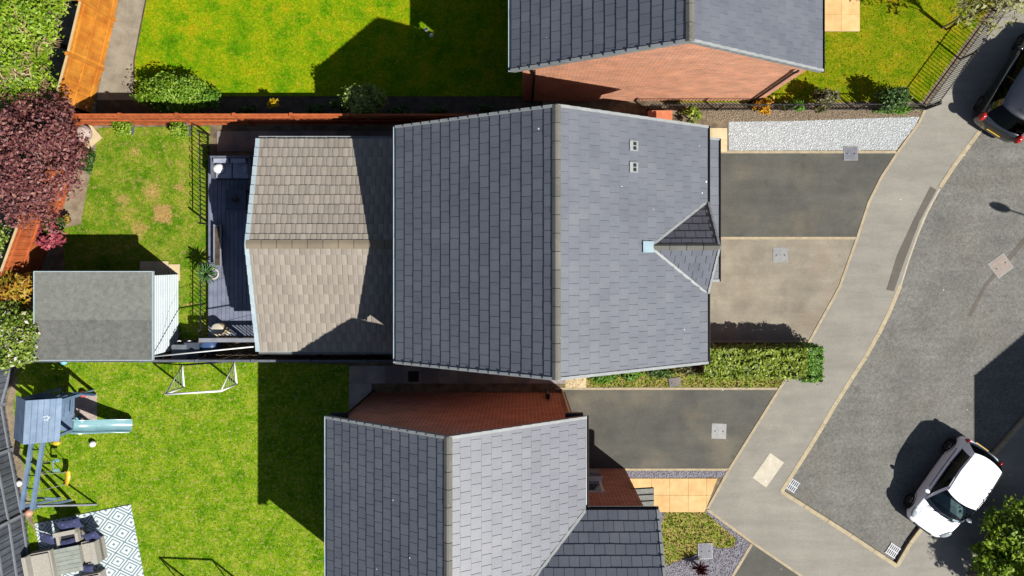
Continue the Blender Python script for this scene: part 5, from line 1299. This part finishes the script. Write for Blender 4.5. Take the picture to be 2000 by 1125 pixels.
m_chrome = M('chrome_trim', [A(200, 204, 210)], 4, rough=.15, metal=1.0)
m_carglass = glassmat('car_glass', (.42, .48, .5)); m_carglass_d = glassmat('car_glass_dark', (.08, .1, .12), .28)
def car(name, pos, head, L, Wd, Ht, paint, label, st, cabin, wheels, wr, zg, rear_light, chrome=False, roofm=None):
    hx = Vector((*head, 0)).normalized(); hy = Vector((-hx.y, hx.x, 0)); o = Vector((pos[0], pos[1], zg))
    def C(x, y, z): return o + hx * x + hy * y + Vector((0, 0, z))
    RM = Matrix((hx, hy, Vector((0, 0, 1)))).transposed()
    r = root(name, o, label, 'car'); W2 = Wd / 2
    mb = MB(); vs = []; n = 0
    for x, hw, zs, zc, zb in st:
        hw *= W2
        half = [(0, zb), (hw * .8, zb), (hw * .97, zb + .1), (hw, .5 if zs > .55 else zs * .8), (hw * .985, zs - .12 if zs > .62 else zs * .9), (hw * .93, zs - .03), (hw * .84, zs), (hw * .45, zc), (0, zc + .01)]
        ring = half + [(-y, z) for y, z in half[-2:0:-1]]; n = len(ring); vs += [C(x * L / 2, y, z) for y, z in ring]
    ns = len(st); fs = [(i * n + k, i * n + (k + 1) % n, (i + 1) * n + (k + 1) % n, (i + 1) * n + k) for i in range(ns - 1) for k in range(n)]
    fs += [tuple(range(n - 1, -1, -1)), tuple((ns - 1) * n + k for k in range(n))]
    body = mb.add(vs, fs).build('body', paint, r, True)
    md = body.modifiers.new('s', 'SUBSURF'); md.levels = 2; md.render_levels = 2
    # cabin: base ring -> roof ring
    (xr0, xf0, wb_, zb_), (xr1, xf1, wt_, zt_) = cabin
    gm = m_carglass_d if chrome else m_carglass
    AS = (.05, .26, .46, .62, .76, .87)
    def ring(t):
        xr, xf = xr0 + (xr1 - xr0) * t, xf0 + (xf1 - xf0) * t; w = (wb_ + (wt_ - wb_) * t) * W2; z = zb_ + (zt_ - zb_) * t; bl = .03 * math.sin(t * math.pi)
        P = []
        ws = w + bl
        for k in range(7):   # windscreen: right to left
            a = -1 + 2 * k / 6; P.append((xf - .16 * (1 - .3 * t) * a * a + bl, a * ws * .9, z))
        for k in range(1, 7):  # left side backwards
            a = AS[k - 1]; P.append((xf - .16 + (xr + .1 - xf + .16) * a, ws * (.93 + .07 * math.sin(a * math.pi) - .05 * a), z))
        for k in range(7):
            a = 1 - 2 * k / 6; P.append((xr + .1 * a * a, a * ws * .84, z))
        for k in range(6, 0, -1):
            a = AS[k - 1]; P.append((xf - .16 + (xr + .1 - xf + .16) * a, -ws * (.93 + .07 * math.sin(a * math.pi) - .05 * a), z))
        return P
    lv = [0, .35, .7, 1.0]; rings = [[C(*p) for p in ring(t)] for t in lv]; m_ = len(rings[0])
    def strip(idx, nm, mat, par=r, grow=0.0):
        b = MB()
        for i in range(3):
            for k in idx:
                k2 = (k + 1) % m_; q = [rings[i][k], rings[i][k2], rings[i + 1][k2], rings[i + 1][k]]
                ctr = o + Vector((0, 0, .8)); b.add([p + (p - ctr) * grow for p in q], [(0, 1, 2, 3)])
        return b.build(nm, mat, par, True)
    strip(range(0, 6), 'windscreen', gm); strip(range(13, 19), 'rear_window', gm)
    strip(range(7, 12), 'side_window', gm); strip(range(20, 25), 'side_window', gm)
    for ks in ((6,), (25,), (12,), (19,)): strip(ks, 'pillar', paint)
    # door pillar
    for k in (9, 22):
        b = MB()
        for i in range(3): b.bar(rings[i][k], rings[i + 1][k], .05, .02, up=hy)
        b.build('door_pillar', m_black, r)
    b = MB(); top = rings[3]; cen = C((xr1 + xf1) / 2, 0, zt_); levels = [top]
    for f, dz in ((.97, .02), (.8, .045), (.45, .06), (.12, .064)): levels.append([cen + (p - cen) * f + Vector((0, 0, dz)) for p in top])
    vs = [p for lvl in levels for p in lvl]; fs = [(i * m_ + k, i * m_ + (k + 1) % m_, (i + 1) * m_ + (k + 1) % m_, (i + 1) * m_ + k) for i in range(4) for k in range(m_)] + [tuple(4 * m_ + k for k in range(m_))]
    roof = b.add(vs, fs).build('roof', roofm or paint, r, True)
    MB().tube([C(xr1 + .28, 0, zt_ + .05), C(xr1 + .1, 0, zt_ + .2)], .008, 5).build('antenna', m_black, roof)
    for s in (-1, 1): MB().tube([C(xr1 + .12, s * wt_ * W2 * .86, zt_ + .03), C((xr1 + xf1) / 2, s * wt_ * W2 * .93, zt_ + .035), C(xf1 - .12, s * wt_ * W2 * .86, zt_ + .03)], .012, 5).build('roof_trim', m_black if not chrome else m_chrome, roof)
    # interior
    MB().box(C(xf0 - .48, 0, zb_ + .08), (.36, wb_ * Wd * .72, .07), RM).build('dashboard', m_dash, r)
    fl = [C((xr0 + xf0) / 2 + (p[0] - (xr0 + xf0) / 2) * .975, p[1] * .97, 0) for p in ring(.12)]; MB().prism([(p.x, p.y) for p in fl], o.z + zb_ + .02, o.z + zb_ + .085).build('cabin_floor', m_seat, r)
    for s in (-1, 1):
        st_ = MB().box(C(xf1 - .3, s * .34, zb_ + .09), (.48, .44, .1), RM).build('seat', m_seat, r); MB().box(C(xf1 - .55, s * .34, zb_ + .2), (.12, .42, .4), RM @ Matrix.Rotation(-.25, 3, 'Y')).build('seat_back', m_seat, st_)
    rs = MB().box(C(xr1 + .35, 0, zb_ + .09), (.4, 1.0, .1), RM).build('rear_seat', m_seat, r)
    MB().tube([C(xf0 - .72 + .05 * math.sin(a), -.34 + .16 * math.cos(a), zb_ + .2 + .14 * math.sin(a)) for a in (k * .524 for k in range(12))], .014, 5, closed=True).build('steering_wheel', m_black, r)
    for x in wheels:
        for s in (-1, 1):
            c = C(x, s * (W2 - .115), wr)
            wv_ = root('wheel', c) ; wv_.parent = r; wv_.location = c - o; OFF[wv_.name] = c
            ar = MB(); pts = [C(x + (wr + .05) * math.cos(a), s * (W2 - .03), wr + (wr + .05) * math.sin(a)) for a in (math.pi * k / 10 for k in range(-1, 12))]
            ar.tube(pts[1:-1], .022, 6); ar.build('arch_trim', m_black if paint is m_carb else m_tyre, r, True)
            t = MB(); pr = [(wr * .62, -.1), (wr * .95, -.1), (wr, -.06), (wr, .06), (wr * .95, .1), (wr * .62, .1)]; N = 20; vs = []
            for q, yy in pr: vs += [C(x + q * math.cos(a), s * (W2 - .115) + yy, wr + q * math.sin(a)) for a in (6.2832 * k / N for k in range(N))]
            t.add(vs, [(i * N + k, i * N + (k + 1) % N, ((i + 1) % 6) * N + (k + 1) % N, ((i + 1) % 6) * N + k) for i in range(6) for k in range(N)]).build('tyre', m_tyre, wv_, True)
            rm_ = MB(); rm_.tube([C(x, s * (W2 - .12) - .02, wr), C(x, s * (W2 - .02), wr)], wr * .16, 10)
            for k in range(7):
                a = k * .8976; rm_.bar(C(x, s * (W2 - .035), wr), C(x + wr * .63 * math.cos(a), s * (W2 - .04), wr + wr * .63 * math.sin(a)), .045, .02, up=hy)
            rm_.tube([C(x + wr * .6 * math.cos(a), s * (W2 - .045), wr + wr * .6 * math.sin(a)) for a in (6.2832 * k / 16 for k in range(16))], .022, 6, closed=True)
            rm_.build('rim', m_rim, wv_, True)
    for s in (-1, 1):
        c = C(xf0 - .42, s * (W2 + .04), zb_ + .05); mm = MB().ball((0, 0, 0), .1, (.65, 1.1, .75)); mm.v = [RM @ q + c for q in mm.v]; mm.build('wing_mirror', paint, r, True)
        x_, hw_b, z_ = st[-3][0] * L / 2 + .02, st[-3][1] * W2, st[-3][2]; hl = MB().ball((0, 0, 0), .17, (1.25, .62, .42)); R2 = RM @ Matrix.Rotation(-s * .5, 3, 'Z') @ Matrix.Rotation(.35, 3, 'Y'); hl.v = [R2 @ q + C(x_, s * hw_b * .82, z_ - .05) for q in hl.v]; hl.build('headlight', m_lamp, r, True)
        tl = MB().ball((0, 0, 0), .15, rear_light); tl.v = [RM @ q + C(st[1][0] * L / 2 + .07, s * st[1][1] * W2 * .93, st[1][2] - .05) for q in tl.v]; tl.build('tail_light', m_red, r, True)
        MB().tube([C(xf0 - .6, s * (W2 * .985), zb_ - .1), C(xr0 + .5, s * (W2 * .985), zb_ - .08)], .01, 5).build('door_trim', m_black, r)
        MB().bar(C(xf0 - 1.2, s * W2 * .99, zb_ - .16), C(xf0 - 1.38, s * W2 * .99, zb_ - .16), .03, .03).build('door_handle', paint, r)
        if chrome: MB().tube([C(xf0 - .25, s * W2 * .95, zb_ + .03), C(0, s * W2 * .985, zb_ + .02), C(xr0 + .3, s * W2 * .93, zb_ + .04)], .016, 5).build('chrome_strip', m_chrome, r)
    pt = -.5 if chrome else -.1
    for s in (-1, 1): MB().tube([C(xf0 + .02, s * W2 * .7, zb_ - .03), C(st[-4][0] * L / 2 + .05, s * W2 * .72, st[-4][2] + .03), C(st[-3][0] * L / 2 + .02, s * W2 * .6, st[-3][2] + .035)], .006, 5).build('bonnet_seam', m_tyre, r)
    MB().box(C(L / 2 - .06, 0, .5), (.1, .7, .12), RM @ Matrix.Rotation(.5, 3, 'Y')).build('grille', m_black, r)
    pl_ = MB().box(C(st[0][0] * L / 2 + .0, 0, .58), (.03, .5, .11), RM @ Matrix.Rotation(pt, 3, 'Y')).build('number_plate', m_plate, r)
    for k in range(7): MB().box(C(st[0][0] * L / 2 - .013, -.19 + k * .062 + (.03 if k > 3 else 0), .588), (.012, .03, .07), RM @ Matrix.Rotation(pt, 3, 'Y')).build('plate_character', m_black, pl_)
    MB().bar(C(xf0 - .05, -.5, zb_ - .015), C(xf0 - .05, .5, zb_ - .015), .1, .03).build('scuttle_panel', m_black, r)
    for s in (-.3, .25): MB().bar(C(xf0 + .0, s, zb_ + .015), C(xf0 - .12, s + .4, zb_ + .08), .02, .015).build('wiper', m_black, r)
    return r, C, RM
st_w = [(-1.0, .66, .62, .64, .36), (-.96, .86, .90, .92, .24), (-.84, .95, .97, .98, .2), (-.5, 1.0, .96, .98, .2), (0, 1.0, .94, .96, .2), (.36, 1.0, .93, .97, .2), (.6, .985, .88, .93, .2), (.8, .95, .77, .83, .22), (.93, .84, .64, .69, .26), (1.0, .62, .48, .5, .34)]
car('parked_car', (14.47, -7.66), (-.58, -.815), 3.42, 1.62, 1.48, m_carw, 'white small hatchback parked half on the pavement', st_w,
    ((-1.66, 1.0, .95, .92), (-1.4, .3, .8, 1.40)), (-1.14, 1.14), .29, -.1, (.5, .45, .9))
st_b = [(-1.0, .7, .6, .62, .36), (-.965, .9, .92, .95, .26), (-.86, .97, 1.0, 1.02, .22), (-.5, 1.0, .98, 1.0, .22), (0, 1.0, .96, .98, .22), (.36, 1.0, .95, 1.0, .22), (.6, .99, .9, .96, .22), (.82, .95, .8, .86, .24), (.94, .84, .66, .72, .28), (1.0, .62, .5, .52, .36)]
car('parked_car', (16.9, 5.95), (.535, .845), 3.95, 1.7, 1.5, m_carb, 'black hatchback with red tail lights and yellow number plate', st_b,
    ((-1.84, 1.1, .95, .96), (-1.5, .35, .8, 1.43)), (-1.22, 1.24), .31, -.1, (1.1, .75, 1.3), True)

# ------------------------------------------------------------------ street lamp (casts its head's shadow on the road)
hd_ = W(2203, 598); ar_ = Vector((.95, -.3, 0)); bs_ = hd_ + ar_ * 1.3
lp = root('street_lamp', bs_, 'tall grey street lamp beside the road', 'street lamp')
MB().tube([bs_, bs_ + Vector((0, 0, 3)), bs_ + Vector((0, 0, 5.9))], [.08, .06, .045], 10).build('lamp_post', m_steel, lp, True)
MB().tube([bs_ + Vector((0, 0, 5.85)), bs_ - ar_ * .5 + Vector((0, 0, 6.02)), hd_ + ar_ * .25 + Vector((0, 0, 6.0))], .03, 8).build('lamp_arm', m_steel, lp, True)
lh = MB().ball((0, 0, 0), .3, (1.3, .5, .3)); rz = Matrix.Rotation(math.atan2(ar_.y, ar_.x), 3, 'Z'); lh.v = [rz @ q + hd_ + Vector((0, 0, 6.0)) for q in lh.v]
lh.build('lamp_head', m_steel, lp, True)
